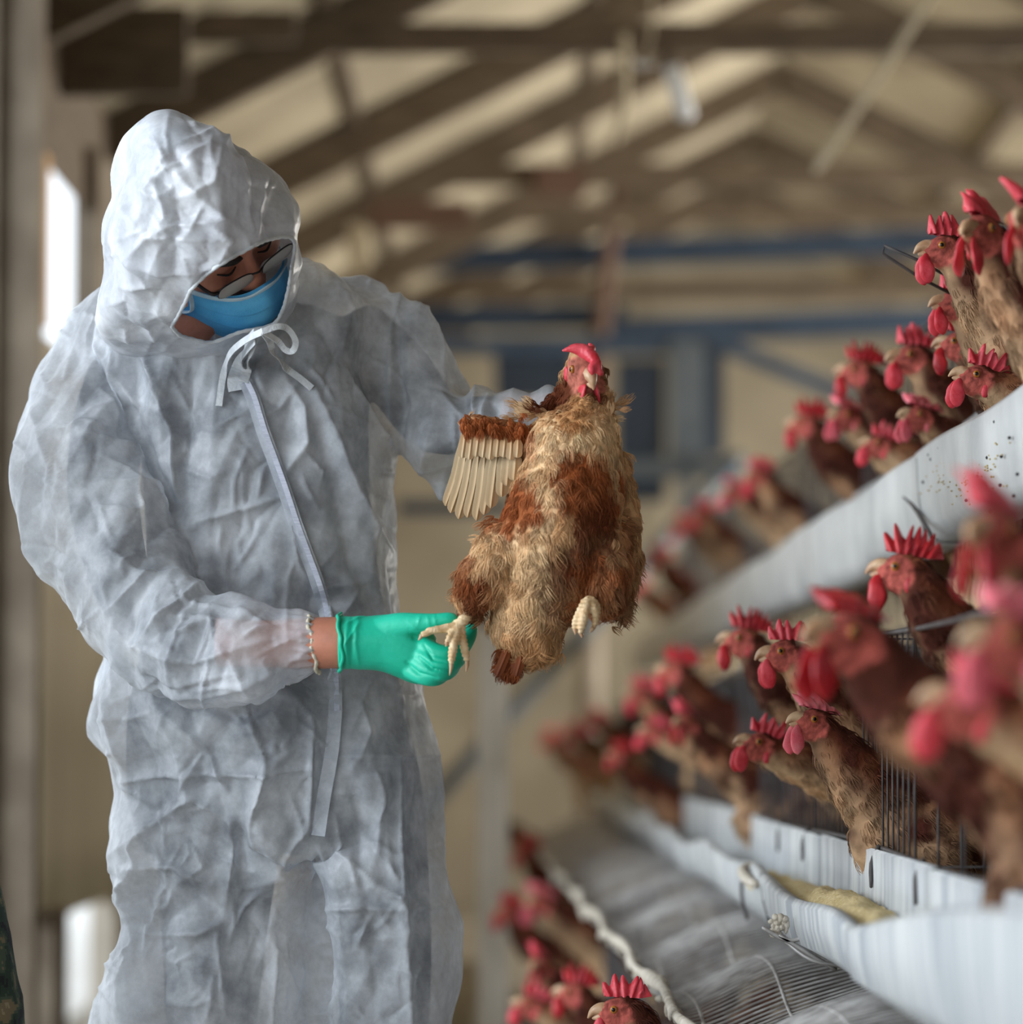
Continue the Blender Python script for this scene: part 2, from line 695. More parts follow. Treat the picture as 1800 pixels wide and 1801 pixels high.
# stout column at the near end of the wall
o = mob('column', *cat_mesh([box(-1.17, -1.07, 8.05, 8.15, 0, 2.75), box(-1.2, -1.04, 8.02, 8.18, 0, 0.12)]), MT['post'], None, False)
o['kind'] = 'structure'

# dark boards and ducts under the eave at upper left
def px_box(name, x0, y0, x1, y1, Y, depth, mat, label, cat, group=None):
    a = P(x0, y1, Y)
    b = P(x1, y0, Y)
    V, F = box(a.x, b.x, Y, Y + depth, a.z, b.z)
    bm = bmesh.new()
    vs = [bm.verts.new(v) for v in V]
    for f in F:
        bm.faces.new([vs[i] for i in f])
    bmesh.ops.bevel(bm, geom=bm.edges[:], offset=min(0.008, (b.z - a.z) * 0.2), segments=2, affect='EDGES')
    me = bpy.data.meshes.new(name)
    bm.to_mesh(me)
    bm.free()
    me.materials.append(mat)
    o = bpy.data.objects.new(name, me)
    COL.objects.link(o)
    return tag(o, label, cat, group)


px_box('eave_board', 20, 10, 330, 165, 9.4, 0.06, MT['timber'], 'wide dark board under the eave above the hooded head', 'board')
px_box('eave_board', 215, 18, 520, 72, 9.9, 0.06, MT['timber'], 'narrow dark board beside the wide board under the eave', 'board')
px_box('hanging_board', 650, 352, 826, 402, 13.6, 0.05, MT['red_timber'], 'long red-brown board hanging above the blue beam, beside the hood', 'board')
px_box('hanging_board', 938, 288, 1030, 345, 14.0, 0.05, MT['red_timber'], 'short red-brown board fixed beside the brown column', 'board')
px_box('pale_strip', 612, 392, 646, 480, 13.0, 0.04, MT['rope'], 'short pale upright strip behind the left-arm shoulder', 'strip')
px_box('eave_board', 170, 250, 650, 330, 15.0, 0.06, MT['post'], 'grey-brown long board behind the hooded head', 'board')

# brown column on the aisle, limewashed below
YC = 16.22
xc = P(1038, 1300, YC).x
root = empty('aisle_column', (xc, YC, 0), 'tall brown aisle column, limewashed at its foot, behind the held hen', 'column')
mob('shaft', *tube([(xc, YC, 0.0), (xc - 0.005, YC, 1.3), (xc - 0.01, YC, 2.2), (xc + 0.06, YC, 2.9), (xc + 0.13, YC, roof_z(xc))],
                   [0.056, 0.054, 0.050, 0.042, 0.034], 10, 3), MT['red_timber'], root)
mob('limewash', *tube([(xc, YC, 0.0), (xc, YC, 1.55)], [0.062, 0.060], 10, 1), MT['worn_lime'], root)
xc = P(868, 1400, 9.6).x
root = empty('cage_post', (xc, 9.6, 0), 'pale post standing in the aisle below the held hen', 'post')
mob('shaft', *box(xc - 0.04, xc + 0.04, 9.56, 9.64, 0.06, 1.24), MT['pale_post'], root, False)
mob('foot', *box(xc - 0.07, xc + 0.07, 9.52, 9.68, 0, 0.06), MT['pale_post'], root, False)
mob('cap', *box(xc - 0.05, xc + 0.05, 9.55, 9.65, 1.24, 1.26), MT['post'], root, False)

# inclined grey-blue tube
p, q = P(1300, 805, 15.3), P(560, 1634, 14.6)
root = empty('inclined_tube', tuple(q), 'long grey-blue tube slanting down behind the held hen', 'tube')
mob('tube', *tube([p, q], [0.036, 0.036], 12, 1), MT['blue_grey'], root)
for t in (0.02, 0.98):
    c = p.lerp(q, t)
    d = (q - p).normalized() * 0.03
    mob('collar', *tube([c - d, c + d], [0.046, 0.046], 12, 1), MT['blue'], root)
mob('stay', *bar(q, (q.x, q.y, 0.0), 0.03, 0.03, (0, 1, 0)), MT['blue_grey'], root, False)

# blue steelwork across the shed
def beam(pa, pb, Y, w, h, label, mat='blue'):
    r = empty('steel_beam', tuple(P(*pa, Y)), label, 'beam', 'blue steel beams across the shed')
    a, b = P(*pa, Y), P(*pb, Y)
    mob('web', *bar(a, b, w * 0.3, h), MT[mat], r, False)
    for s in (-1, 1):
        mob('flange', *bar(a + Vector((0, 0, s * h / 2)), b + Vector((0, 0, s * h / 2)), w, 0.014), MT[mat], r, False)
    return r


beam((640, 462), (1860, 418), 16.4, 0.10, 0.10, 'topmost blue steel beam crossing the shed above the hens')
beam((690, 562), (1100, 556), 17.0, 0.10, 0.10, 'middle blue steel beam behind the held hen')
beam((1060, 586), (1700, 562), 16.8, 0.10, 0.11, 'blue steel beam level with the lower top-row hens')
root = empty('hoist_stand', tuple(P(1180, 830, 15.5)), 'dark blue steel stand with panels behind the held hen', 'stand')
Yf = 15.5
for x0, y0, x1, y1, nm, m, dy in ((1178, 596, 1242, 828, 'upright', 'blue_grey', 0.0), (1085, 630, 1172, 880, 'panel', 'blue_dark', 0.04),
                              (870, 600, 1010, 700, 'panel', 'blue_dark', 0.08), (1244, 600, 1275, 800, 'panel', 'blue_dark', 0.04),
                              (1080, 808, 1290, 842, 'rail', 'blue_grey', -0.04), (700, 880, 900, 905, 'rail', 'blue_dark', 0.0),
                              (700, 590, 1240, 622, 'rail', 'blue', 0.02)):
    a = P(x0, y1, Yf)
    b = P(x1, y0, Yf)
    mob(nm, *box(a.x, b.x, Yf + dy, Yf + dy + 0.05, a.z, b.z), MT[m], root, False)
mob('brace', *bar(P(1250, 598, Yf), P(1500, 700, Yf), 0.04, 0.07), MT['blue'], root, False)
for px in (1210, 1280):
    a = P(px, 830, Yf)
    mob('leg', *box(a.x - 0.03, a.x + 0.03, Yf + 0.06, Yf + 0.12, 0, a.z), MT['blue_grey'], root, False)

# hanging lamp and cords
p = P(1140, 105, 10.0)
root = empty('hanging_lamp', tuple(p), 'white lamp tube hanging on a wire under the roof', 'lamp')
a, b = P(1182, 118, 10.0), P(1208, 205, 10.0)
mob('lamp_tube', *tube([a, b], [0.026, 0.026], 12, 1), MT['lamp'], root)
mob('lamp_cap', *tube([P(1176, 90, 10.0), a], [0.024, 0.028], 12, 1), MT['timber'], root)
mob('wire', *tube([P(1148, -40, 10.0), P(1146, 60, 10.0), P(1138, 105, 10.0), P(1176, 92, 10.0)], [0.006] * 4, 6, 4), MT['rope'], root)
mob('hook', *tube([P(1116, 108, 10.0), P(1128, 116, 10.0), P(1150, 112, 10.0)], [0.008] * 3, 6, 4), MT['lamp'], root)
o = mob('hanging_rope', *tube([P(1640, -10, 9.2), P(1530, 160, 9.2), P(1436, 300, 9.2)], [0.011] * 3, 8, 4), MT['rope'])
tag(o, 'pale rope slanting down under the roof above the hens', 'rope')
o = mob('hanging_pipe', *tube([P(1098, 60, 10.3), P(1098, 180, 10.3), P(1085, 250, 10.3)], [0.013, 0.015, 0.012], 8, 4), MT['rope'])
tag(o, 'pale pipe hanging beside the brown column near the lamp', 'pipe')
#PART2
# ------------------------------------------------------------------ cages: troughs, egg trays, wire fronts
def drift(Y):
    return -0.006 * (Y - 4.5)


TIERS = {  # lip x, lip z, trough front height
    'top': (0.571, 1.330, 0.100),
    'middle': (0.357, 0.740, 0.048),
    'bottom': (0.150, 0.150, 0.048),
}


def wob(Y, k):
    return 0.006 * math.sin(2.1 * Y + k) + 0.004 * math.sin(5.3 * Y + 2.2 * k)


def trough_section(y0, y1, tier, off, flare=0.0):
    lx, lz, h = TIERS[tier]
    k = {'top': 0.3, 'middle': 2.0, 'bottom': 4.0}[tier]
    prof = [(0.010, 0.004), (0.0, 0.006), (-0.004, 0.0), (-0.002, -h * 0.5), (0.004, -h), (0.022, -h - 0.018), (0.058, -h - 0.020),
            (0.078, -h + 0.01), (0.080, 0.02), (0.080, 0.062), (0.086, 0.064)]
    if tier == 'middle':
        prof = [(a * (1.0 if a < 0.03 else 0.96), b) for a, b in prof]
    n = max(6, int((y1 - y0) / 0.07))
    V = []
    for i in range(n + 1):
        Y = y0 + (y1 - y0) * i / n
        t = (Y - y0) / (y1 - y0)
        w = wob(Y, k)
        for j, (a, b) in enumerate(prof):
            fr = 1.0 if j < 5 else 0.0
            rise = flare * max(0.0, (3.75 - Y)) * (1.0 if j < 3 else 0.5 if j == 3 else 0.0)
            V.append((lx + a + drift(Y) + w * (0.8 * fr + 0.2) + off * 0.5, Y,
                      lz + b + rise + w * fr * 0.9 + off + 0.004 * math.sin(9 * t) * fr))
    m = len(prof)
    F = [(i * m + j, i * m + j + 1, (i + 1) * m + j + 1, (i + 1) * m + j) for i in range(n) for j in range(m - 1)]
    V = np.array(V)
    # sheet thickness
    N = vnormals(V, np.array(F))
    V2 = V - N * 0.0015
    nn = len(V)
    F2 = [tuple(reversed([q + nn for q in f])) for f in F]
    rim = []
    for i in range(n):
        for j in (0, m - 1):
            rim.append((i * m + j, (i + 1) * m + j, (i + 1) * m + j + nn, i * m + j + nn))
    for i in (0, n):
        for j in range(m - 1):
            rim.append((i * m + j, i * m + j + 1, i * m + j + 1 + nn, i * m + j + nn))
    return np.concatenate([V, V2]), F + F2 + rim


TL = {'top': 'long zinc feed trough of the topmost cage tier, speckled with droppings',
      'middle': 'long zinc feed trough of the middle tier holding pale ground feed',
      'bottom': 'long zinc feed trough of the lowest cage tier near the floor'}
troughs = {}
for tier in ('top', 'middle', 'bottom'):
    lx, lz, h = TIERS[tier]
    root = empty('feed_trough', (lx, 4.5, lz), TL[tier], 'trough', 'feed troughs along the cage tiers')
    troughs[tier] = root
    y = 1.55
    i = 0
    while y < 14.5:
        ln = 2.2 if (tier == 'middle' and i == 0) else 1.25 if tier != 'top' else 1.7
        mob('trough_section', *trough_section(y, y + ln + 0.05, tier, 0.003 * (i % 2), 0.062 if tier == 'middle' else 0.0), MT['trough_stained' if tier == 'middle' else 'trough'], root)
        y += ln
        i += 1
    if tier == 'middle':
        # lap joint with a rolled, feed-crusted edge and the dark wire clip below it
        Y = 5.35
        for Y in (5.35,):
            c = Vector((lx + drift(Y), Y, lz))
            mob('joint_strip', *tube([c + Vector((0.012, 0.03, 0.012)), c + Vector((-0.008, 0, 0.006)), c + Vector((-0.009, -0.12, -0.004)),
                                      c + Vector((-0.007, -0.3, -0.004))], [0.006, 0.008, 0.008, 0.005], 8, 4), MT['wire_light'], root)
            mob('clip', *tube([c + Vector((-0.006, 0.01, 0.006)), c + Vector((-0.010, -0.005, -0.03)), c + Vector((-0.002, -0.01, -0.066))],
                              [0.0028] * 3, 6, 3), MT['wire_dark'], root)
    if tier == 'top':
        # dark wire hook and dried droppings on the face of the trough
        def face(px, py):
            Y = FPX * lx / (px - 900.0)
            for _ in range(6):
                Y = FPX * (lx + drift(Y) - 0.006) / (px - 900.0)
            return P(px, py, Y)
        mob('hook', *tube([face(1572, 858), face(1606, 888), face(1640, 945)], [0.0035, 0.0035, 0.003], 6, 4), MT['wire_dark'], root)
        sp = []
        for (a, b) in ((1689, 768), (1652, 788), (1634, 800), (1638, 808), (1679, 797), (1737, 805), (1762, 803), (1720, 838), (1715, 856), (1760, 853),
                       (1784, 872), (1790, 834), (1624, 848), (1776, 770), (1750, 742), (1700, 880), (1742, 900)):
            c = face(a, b)
            sp.append(ell(c, (0.0022, 0.006, 0.0022), None, 6, 4))
        o = mob('dropping', *cat_mesh(sp), MT['speck'], root)
        o['kind'] = 'stuff'
        sp = []
        for _ in range(140):
            a = rng.normal(1700, 38)
            b = rng.normal(0, 26) + 830 + (1700 - a) * 0.2
            sp.append(ell(face(a, b), (0.0016, 0.0022, 0.0013), None, 5, 3))
        o = mob('feed_dust', *cat_mesh(sp), MT['feed'], root)
        o['kind'] = 'stuff'

# heap of feed in the middle trough
lx, lz, h = TIERS['middle']
V = []
nY, nX = 90, 14
for i in range(nY + 1):
    Y = 3.5 + (5.6 - 3.5) * i / nY
    for j in range(nX + 1):
        t = j / nX
        x = lx + 0.004 + 0.070 * t + drift(Y)
        hgt = 0.022 * math.sin(math.pi * min(1, t * 0.9 + 0.1)) + 0.018 * math.exp(-((Y - 4.35) / 0.45) ** 2) * (0.3 + t) \
            + 0.008 * noise.noise((x * 40, Y * 9, 1)) + 0.003 * noise.noise((x * 160, Y * 60, 4))
        V.append((x, Y, lz - h - 0.012 + 0.030 + 0.014 * t + hgt))
F = [(i * (nX + 1) + j, i * (nX + 1) + j + 1, (i + 1) * (nX + 1) + j + 1, (i + 1) * (nX + 1) + j) for i in range(nY) for j in range(nX)]
o = mob('ground_feed', V, F, MT['feed'])
tag(o, 'pale ground feed heaped in the middle trough', 'feed', None, 'stuff')
c = Vector((lx + 0.052 + drift(4.2), 4.2, lz - 0.012))
o = mob('loose_feather', *tube([c + Vector((-0.03, -0.02, -0.010)), c + Vector((-0.012, 0, -0.012)), c + Vector((0.006, 0.01, 0.0)), c + Vector((0.018, 0.02, 0.022))],
                               [0.0015, 0.004, 0.004, 0.0008], 8, 5, 0.25, (0, 0.5, 1)), nmat('brown_feather', C(176, 120, 80), C(200, 150, 110), 0.7, 60))
tag(o, 'small curled brown feather lying on the feed in the trough', 'feather')


# wire cages
def cage(tier, zf, xin, label):
    lx, lz, h = TIERS[tier]
    fx = lx + 0.095
    root = empty('battery_cage', (fx, 4.5, zf), label, 'cage', 'wire battery cages in tiers')
    Y0, Y1 = 2.2, 13.5
    # front bars: uprights in pairs, two long rails
    up = []
    y = Y0
    y = max(y, 4.05)
    while y < Y1:
        d = drift(y)
        up.append([(fx + d, y, zf + 0.02), (fx + d, y, zf + 0.40)])
        y += 0.055
    o = mob('front_bars', *wires(up, 0.0016), MT['wire_dark'], root)
    o['kind'] = 'stuff'
    for z, r in ((lz + 0.066, 0.0035), (zf + 0.40, 0.0028)):
        pts = [(fx + drift(y) - 0.004, y, z + 0.004 * math.sin(3 * y)) for y in np.linspace(Y0, Y1, 40)]
        mob('rail', *tube(pts, [r] * len(pts), 6, 1), MT['wire_dark'], root)
    # partitions of vertical rods between cages
    y = Y0 + 0.2
    while y < 9.5:
        rods = []
        for k in range(12):
            x = fx + 0.004 + k * 0.026 + drift(y)
            rods.append([(x, y, zf + 0.0), (x, y, zf + 0.40)])
        for z in (zf + 0.13, zf + 0.27, zf + 0.40):
            rods.append([(fx + drift(y), y, z), (fx + 0.3 + drift(y), y, z)])
        o = mob('partition', *wires(rods, 0.0017), MT['wire_dark'], root)
        o['kind'] = 'stuff'
        y += 0.42
    # clips down onto the trough back
    for y in (3.9, 4.35, 5.3, 5.75):
        d = drift(y)
        mob('clip', *tube([(fx + d - 0.008, y, lz + 0.07), (fx + d - 0.018, y - 0.012, lz + 0.05), (fx + d - 0.02, y - 0.02, lz + 0.022)], [0.003, 0.0035, 0.002], 6, 3),
            MT['wire_dark'], root)
    return root


CG = {}
CG['top'] = cage('top', 1.195, 0.95, 'wire battery cage of the topmost tier full of brown hens')
CG['middle'] = cage('middle', 0.665, 0.78, 'wire battery cage of the middle tier above the sagging egg tray')
CG['bottom'] = cage('bottom', 0.085, 0.56, 'wire battery cage of the lowest tier below the egg tray')


def tray(tier, root, lipx, lipz, inx, inz, extra, ystart, yend, step):
    """rolled-out egg floor: cross wires that sag and wave, long wires, crusted lip"""
    base = [(inx, inz), (lipx + (inx - lipx) * 0.62, lipz + (inz - lipz) * 0.52), (lipx + (inx - lipx) * 0.32, lipz + (inz - lipz) * 0.16),
            (lipx + 0.045, lipz - 0.03), (lipx + 0.014, lipz - 0.026), (lipx, lipz)]

    def pt(j, Y):
        a, b = base[j]
        w = [0, 0.7, 1.2, 0.9, 0.35, 0.25][j]
        t = j / 5.0
        ex = extra * (Y - 4.5) * t
        und = w * (0.019 * math.sin(2 * math.pi * Y / 0.95 + 0.8 * t) + 0.004 * math.sin(2 * math.pi * Y / 0.47 + 1.2))
        return (a + drift(Y) + ex + 0.5 * und * (t > 0.7), Y, b + und)

    W = []
    y = ystart
    while y < yend:
        W.append([pt(j, y + 0.004 * math.sin(7 * y + j)) for j in range(6)])
        y += step
    W = [list(map(tuple, catmull(w, 3))) for w in W]
    o = mob('tray_wires', *wires(W, 0.0021), MT['wire'], root)
    o['kind'] = 'stuff'
    for j in range(5):
        pts = [pt(j, y) for y in np.linspace(ystart, yend, 160)]
        mob('tray_rail', *tube(pts, [0.0026] * len(pts), 5, 1), MT['wire'], root)
    pts = [pt(5, y) for y in np.linspace(ystart, yend, 200)]
    rr = [0.006 + 0.004 * abs(noise.noise((y[1] * 5, 3, 1))) + 0.007 * max(0, noise.noise((y[1] * 2.1, 9, 1))) for y in pts]
    mob('tray_lip', *tube(pts, rr, 9, 1), MT['wire_light'], root)
    # caked dust clods hanging from the lip
    cl = []
    for _ in range(60):
        y = rng.uniform(3.9, 9)
        q = pt(5, y)
        cl.append(ell((q[0] + rng.normal(0, 0.004), q[1], q[2] + rng.normal(-0.006, 0.006)), rng.uniform(0.003, 0.011, 3), None, 7, 5))
    o = mob('dust_clods', *cat_mesh(cl), MT['wire_light'], root)
    o['kind'] = 'stuff'
    return pt


pt_mid = tray('middle', CG['middle'], 0.205, 0.605, 0.66, 0.705, -0.014, 2.6, 13.5, 0.0215)
pt_bot = tray('bottom', CG['bottom'], 0.0, 0.02 + 0.035, 0.46, 0.115, -0.010, 4.0, 12.0, 0.045)
# under-trough clutter of bent wire at the joint
c = Vector(P(1385, 1640, 4.45))
for a in (((-0.03, 0, 0.006), (0.0, 0, -0.01), (0.03, 0, -0.006), (0.06, 0, -0.02)), ((-0.01, 0, -0.004), (0.02, 0, -0.022), (0.06, 0, -0.046)),
          ((0.0, 0.02, -0.012), (0.03, 0, -0.034), (0.075, 0, -0.042))):
    mob('bent_wire', *tube([c + Vector(v) for v in a], [0.0028] * len(a), 6, 4), MT['wire'], CG['middle'])
o = mob('dust_clods', *cat_mesh([ell(P(1360 + 26 * rng.random(), 1612 + 30 * rng.random(), 4.46), rng.uniform(0.003, 0.008, 3), None, 7, 5) for _ in range(16)]),
        MT['wire_light'], CG['middle'])
o['kind'] = 'stuff'
# bent wire frame that sticks out above the topmost hens
q = [P(1625, 462, 4.52), P(1556, 432, 4.52), P(1554, 447, 4.52), P(1625, 492, 4.52), P(1700, 530, 4.55)]
mob('wire_latch', *tube([P(1700, 505, 4.55)] + q, [0.0021] * 6, 8, 1), MT['wire_dark'], CG['top'])
# frames that carry the tiers
for y, lab in ((2.6, 'dark trestle under the nearest end of the cage tiers'), (6.2, 'dark trestle under the cages level with the held hen'),
               (9.9, 'dark trestle under the cages beside the limewashed column'), (13.3, 'dark trestle at the far end of the cage tiers')):
    r = empty('steel_trestle', (0.75, y, 0), lab, 'trestle', 'steel trestles under the cage tiers')
    d = drift(y)
    for k, (x, z1) in enumerate(((1.02, 1.62), (0.80, 1.16), (0.60, 0.64))):
        mob('upright', *box(x + d - 0.012, x + d + 0.012, y - 0.012, y + 0.012, 0, z1), MT['wire_dark'], r, False)
    for z, x0, x1 in ((1.165, 0.74, 1.04), (0.62, 0.58, 1.03), (0.07, 0.50, 1.03)):
        mob('crossbar', *bar((x0 + d, y, z), (x1 + d, y, z), 0.02, 0.02), MT['wire_dark'], r, False)
# sloping boards added behind the upper tiers, dark to stand for interior shade
for tier, x0, z0, x1, z1 in (('top', 0.76, 1.15, 1.00, 0.70), ('middle', 0.62, 0.60, 0.95, 0.12)):
    V = []
    for y in np.linspace(2.2, 13.5, 30):
        d = drift(y)
        V += [(x0 + d, y, z0), (x1 + d, y, z1), (x1 + d + 0.008, y, z1 + 0.004), (x0 + d + 0.008, y, z0 + 0.004)]
    F = [(4 * i + k, 4 * i + (k + 1) % 4, 4 * i + 4 + (k + 1) % 4, 4 * i + 4 + k) for i in range(29) for k in range(4)]
    mob('shade_board', V, F, MT['shade_dark'], CG[tier], False)
#PART3
# ------------------------------------------------------------------ hens
MT['body'] = attr_mat('hen_feathers', 0.8, 0.1, 0.5, 160)
MT['plume'] = attr_mat('hen_down', 0.75, 0.12)
MT['face'] = attr_mat('hen_head_skin', 0.55, 0.3, 0.25, 420, 0.15)
MT['comb'] = nmat('red_comb', C(196, 44, 58), C(222, 84, 96), 0.42, 55, 0.25, bscale=260, bdist=0.003, sss=0.25)
MT['comb_dark'] = nmat('deep_red_comb', C(150, 24, 34), C(196, 44, 52), 0.42, 55, 0.25, bscale=260, bdist=0.003, sss=0.25)
MT['comb_pink'] = nmat('pink_comb', C(214, 84, 100), C(232, 128, 138), 0.45, 55, 0.25, bscale=260, bdist=0.003, sss=0.25)
MT['beak'] = nmat('horn_beak', C(170, 130, 98), C(206, 174, 140), 0.35, 60, 0.1)
MT['shank'] = nmat('scaly_shank', C(206, 170, 124), C(232, 206, 166), 0.5, 90, 0.5, bscale=320, bdist=0.003)
MT['iris'] = nmat('amber_iris', C(150, 92, 36), C(184, 122, 56), 0.12, 300)
MT['pupil'] = nmat('black_pupil', C(10, 9, 9), None, 0.08, spec=0.6)
MT['quill'] = attr_mat('flight_feathers', 0.6, 0.2)

RUST = C3(138, 74, 40)
DARK = C3(70, 34, 24)
CREAM = C3(222, 190, 150)
TAN = C3(186, 132, 84)


def rot_z(a):
    c, s = math.cos(a), math.sin(a)
    return np.array([[c, -s, 0], [s, c, 0], [0, 0, 1.0]])


def rot_y(a):
    c, s = math.cos(a), math.sin(a)
    return np.array([[c, 0, s], [0, 1, 0], [-s, 0, c]])


def rot_x(a):
    c, s = math.cos(a), math.sin(a)
    return np.array([[1, 0, 0], [0, c, -s], [0, s, c]])


def tri_sample(V, F, n, rg):
    A = V[F[:, 0]]
    B = V[F[:, 1]]
    Cc = V[F[:, 2]]
    D = V[F[:, 3]]
    ar = np.linalg.norm(np.cross(Cc - A, D - B), axis=1)
    idx = rg.choice(len(F), n, p=ar / ar.sum())
    u = rg.random(n)[:, None]
    v = rg.random(n)[:, None]
    p = (A[idx] * (1 - u) + B[idx] * u) * (1 - v) + (D[idx] * (1 - u) + Cc[idx] * u) * v
    nn = np.cross(Cc[idx] - A[idx], D[idx] - B[idx])
    return p, nn / (np.linalg.norm(nn, axis=1)[:, None] + 1e-12)


def hair(name, pts, cols, r0, r1, mat, parent=None):
    """pts (n,k,3) strands as one Curves object"""
    n, k, _ = pts.shape
    hc = bpy.data.hair_curves.new(name)
    hc.add_curves([k] * n)
    hc.position_data.foreach_set('vector', pts.astype(np.float32).ravel())
    a = hc.attributes.new('radius', 'FLOAT', 'POINT')
    rad = np.tile(np.linspace(r0, r1, k), n).astype(np.float32)
    a.data.foreach_set('value', rad)
    a = hc.attributes.new('col', 'FLOAT_COLOR', 'POINT')
    c4 = np.ones((n * k, 4), dtype=np.float32)
    c4[:, :3] = np.repeat(cols, k, axis=0)
    a.data.foreach_set('color', c4.ravel())
    hc.materials.append(mat)
    o = link(name, hc, parent)
    o['kind'] = 'stuff'
    return o


def tufts(root, nrm, flow, cols, rg, length, spread, strands, lift=0.35, k=4):
    """each feather is a small fan of strands lying along the flow"""
    n = len(root)
    flow = flow - nrm * np.sum(flow * nrm, 1)[:, None]
    flow /= np.linalg.norm(flow, axis=1)[:, None] + 1e-9
    side = np.cross(nrm, flow)
    L = length * rg.uniform(0.65, 1.25, n)
    lf = lift * rg.uniform(0.5, 1.5, n)
    P0 = []
    CC = []
    t = np.linspace(0, 1, k)
    for s in range(strands):
        a = (s / (strands - 1) - 0.5) * 2 if strands > 1 else 0.0
        a = a + rg.normal(0, 0.12, n)
        Ls = L * (1 - 0.28 * a * a) * rg.uniform(0.8, 1.1, n)
        base = root - nrm * 0.002
        p = base[:, None, :] + flow[:, None, :] * (Ls[:, None] * t[None])[:, :, None] \
            + side[:, None, :] * ((spread * a * Ls)[:, None] * np.sin(t * 2.2)[None])[:, :, None] \
            + nrm[:, None, :] * ((lf * Ls)[:, None] * (t * (1.15 - t))[None] * 1.6)[:, :, None]
        p = p + rg.normal(0, 1, (n, k, 3)) * (0.035 * Ls)[:, None, None] * t[None, :, None]
        P0.append(p)
        CC.append(cols * rg.uniform(0.82, 1.12, n)[:, None])
    return np.concatenate(P0), np.concatenate(CC).clip(0, 1)


def comb_mesh(rg, T, spikes=6, droop=0.0, size=1.0):
    """upright fleshy plate with rounded points along its crest; local -X is the front"""
    nx = spikes * 6
    wj = rg.uniform(0.75, 1.3, spikes)
    edges = np.concatenate([[0], np.cumsum(wj)]) / wj.sum()
    aj = rg.uniform(0.65, 1.25, spikes)
    lj = rg.normal(0, 0.004, spikes)
    up = []
    for i in range(nx + 1):
        t = i / nx
        k = min(int(np.searchsorted(edges, t, side='right')) - 1, spikes - 1)
        ph = (t - edges[k]) / (edges[k + 1] - edges[k])
        sp = math.sin(math.pi * min(1, max(0, ph))) ** 1.1
        env = math.sin(math.pi * (0.14 + 0.78 * t)) ** 0.7
        z = 0.0175 * env + 0.0165 * aj[k] * sp * (0.35 + 0.65 * env)
        up.append((-0.024 + 0.058 * t + (lj[k] - 0.006 + 0.010 * t) * sp, z))
    V = []
    rows = 6
    for side in (1, -1):
        for i, (x, z) in enumerate(up):
            xb = -0.022 + 0.044 * i / nx
            for j in range(rows + 1):
                s = j / rows
                th = 0.0046 * (1 - s) ** 0.6 + 0.0012
                y = side * th + droop * (s ** 1.6) * z * 1.2 + 0.002 * math.sin(i * 0.9 + s * 3)
                zz = 0.004 + (z - 0.004) * s * math.cos(min(1.0, abs(droop) * s * 0.8))
                V.append((xb + (x - xb) * s, y, zz))
    V = np.array(V) * size
    m = rows + 1
    h = (nx + 1) * m
    F = []
    for i in range(nx):
        for j in range(rows):
            a = i * m + j
            F.append((a, a + m, a + m + 1, a + 1))
            F.append((h + a, h + a + 1, h + a + m + 1, h + a + m))
        F.append((i * m + rows, (i + 1) * m + rows, h + (i + 1) * m + rows, h + i * m + rows))
    for j in range(rows):
        for i in (0, nx):
            a = i * m + j
            F.append((a, a + 1, h + a + 1, h + a))
    return T(V), F


def hen_head(parent, T, rg, comb='comb', spikes=6, droop=0.0, csize=1.0, wsize=1.0, comb_len=0):
    """head bits in a local frame: skull at the origin, beak along -X, crown along +Z"""
    # upper and lower mandible
    V, F = tube([(-0.018, 0, 0.001), (-0.026, 0, 0.0015), (-0.034, 0, -0.002), (-0.0395, 0, -0.010)], [0.0095, 0.0080, 0.005, 0.0012], 10, 4)
    V2, F2 = tube([(-0.016, 0, -0.007), (-0.026, 0, -0.008), (-0.034, 0, -0.010)], [0.0075, 0.0055, 0.0016], 10, 4)
    V, F = cat_mesh([(V, F), (V2, F2)])
    mob('beak', T(V), F, MT['beak'], parent)
    mob('comb', *comb_mesh(rg, lambda v: T(v + np.array([0.002, 0, 0.0135])), spikes, droop, csize), MT[comb], parent)
    for s in (1, -1):
        V, F = tube([(-0.024, s * 0.006, -0.010), (-0.025, s * 0.009, -0.020), (-0.022, s * 0.011, -0.034), (-0.019, s * 0.011, -0.044)],
                    np.array([0.004, 0.0078, 0.0100, 0.0048]) * wsize, 12, 4, 0.28, (0, 1, 0.15))
        V = V + np.array([noise.noise_vector(Vector(v) * 90 + Vector((spikes, s, 0))) for v in V]) * 0.0016
        mob('wattle', T(V), F, MT[comb], parent)
        V, F = ell((-0.009, s * 0.0165, 0.003), (0.0049, 0.0028, 0.0049), None, 14, 8)
        e = mob('eye', T(V), F, MT['iris'], parent)
        V, F = ell((-0.0095, s * 0.0187, 0.003), (0.0026, 0.0012, 0.0026), None, 10, 6)
        mob('pupil', T(V), F, MT['pupil'], e).parent = e
        V, F = ell((0.010, s * 0.0165, -0.013), (0.006, 0.0025, 0.010), None, 10, 6)
        mob('earlobe', T(V), F, MT[comb], parent)


def skull_parts(T):
    """closed shapes that are joined into the body: skull, cheeks, eyelids, jaw"""
    out = []
    for c, r in (((0.004, 0, 0.0), (0.026, 0.0175, 0.021)), ((-0.014, 0, -0.003), (0.016, 0.0125, 0.0135)), ((0.0, 0, -0.012), (0.020, 0.014, 0.014)),
                 ((-0.009, 0.011, 0.003), (0.0095, 0.0065, 0.0088)), ((-0.009, -0.011, 0.003), (0.0095, 0.0065, 0.0088))):
        V, F = ell(c, r)
        out.append((T(V), F))
    return out


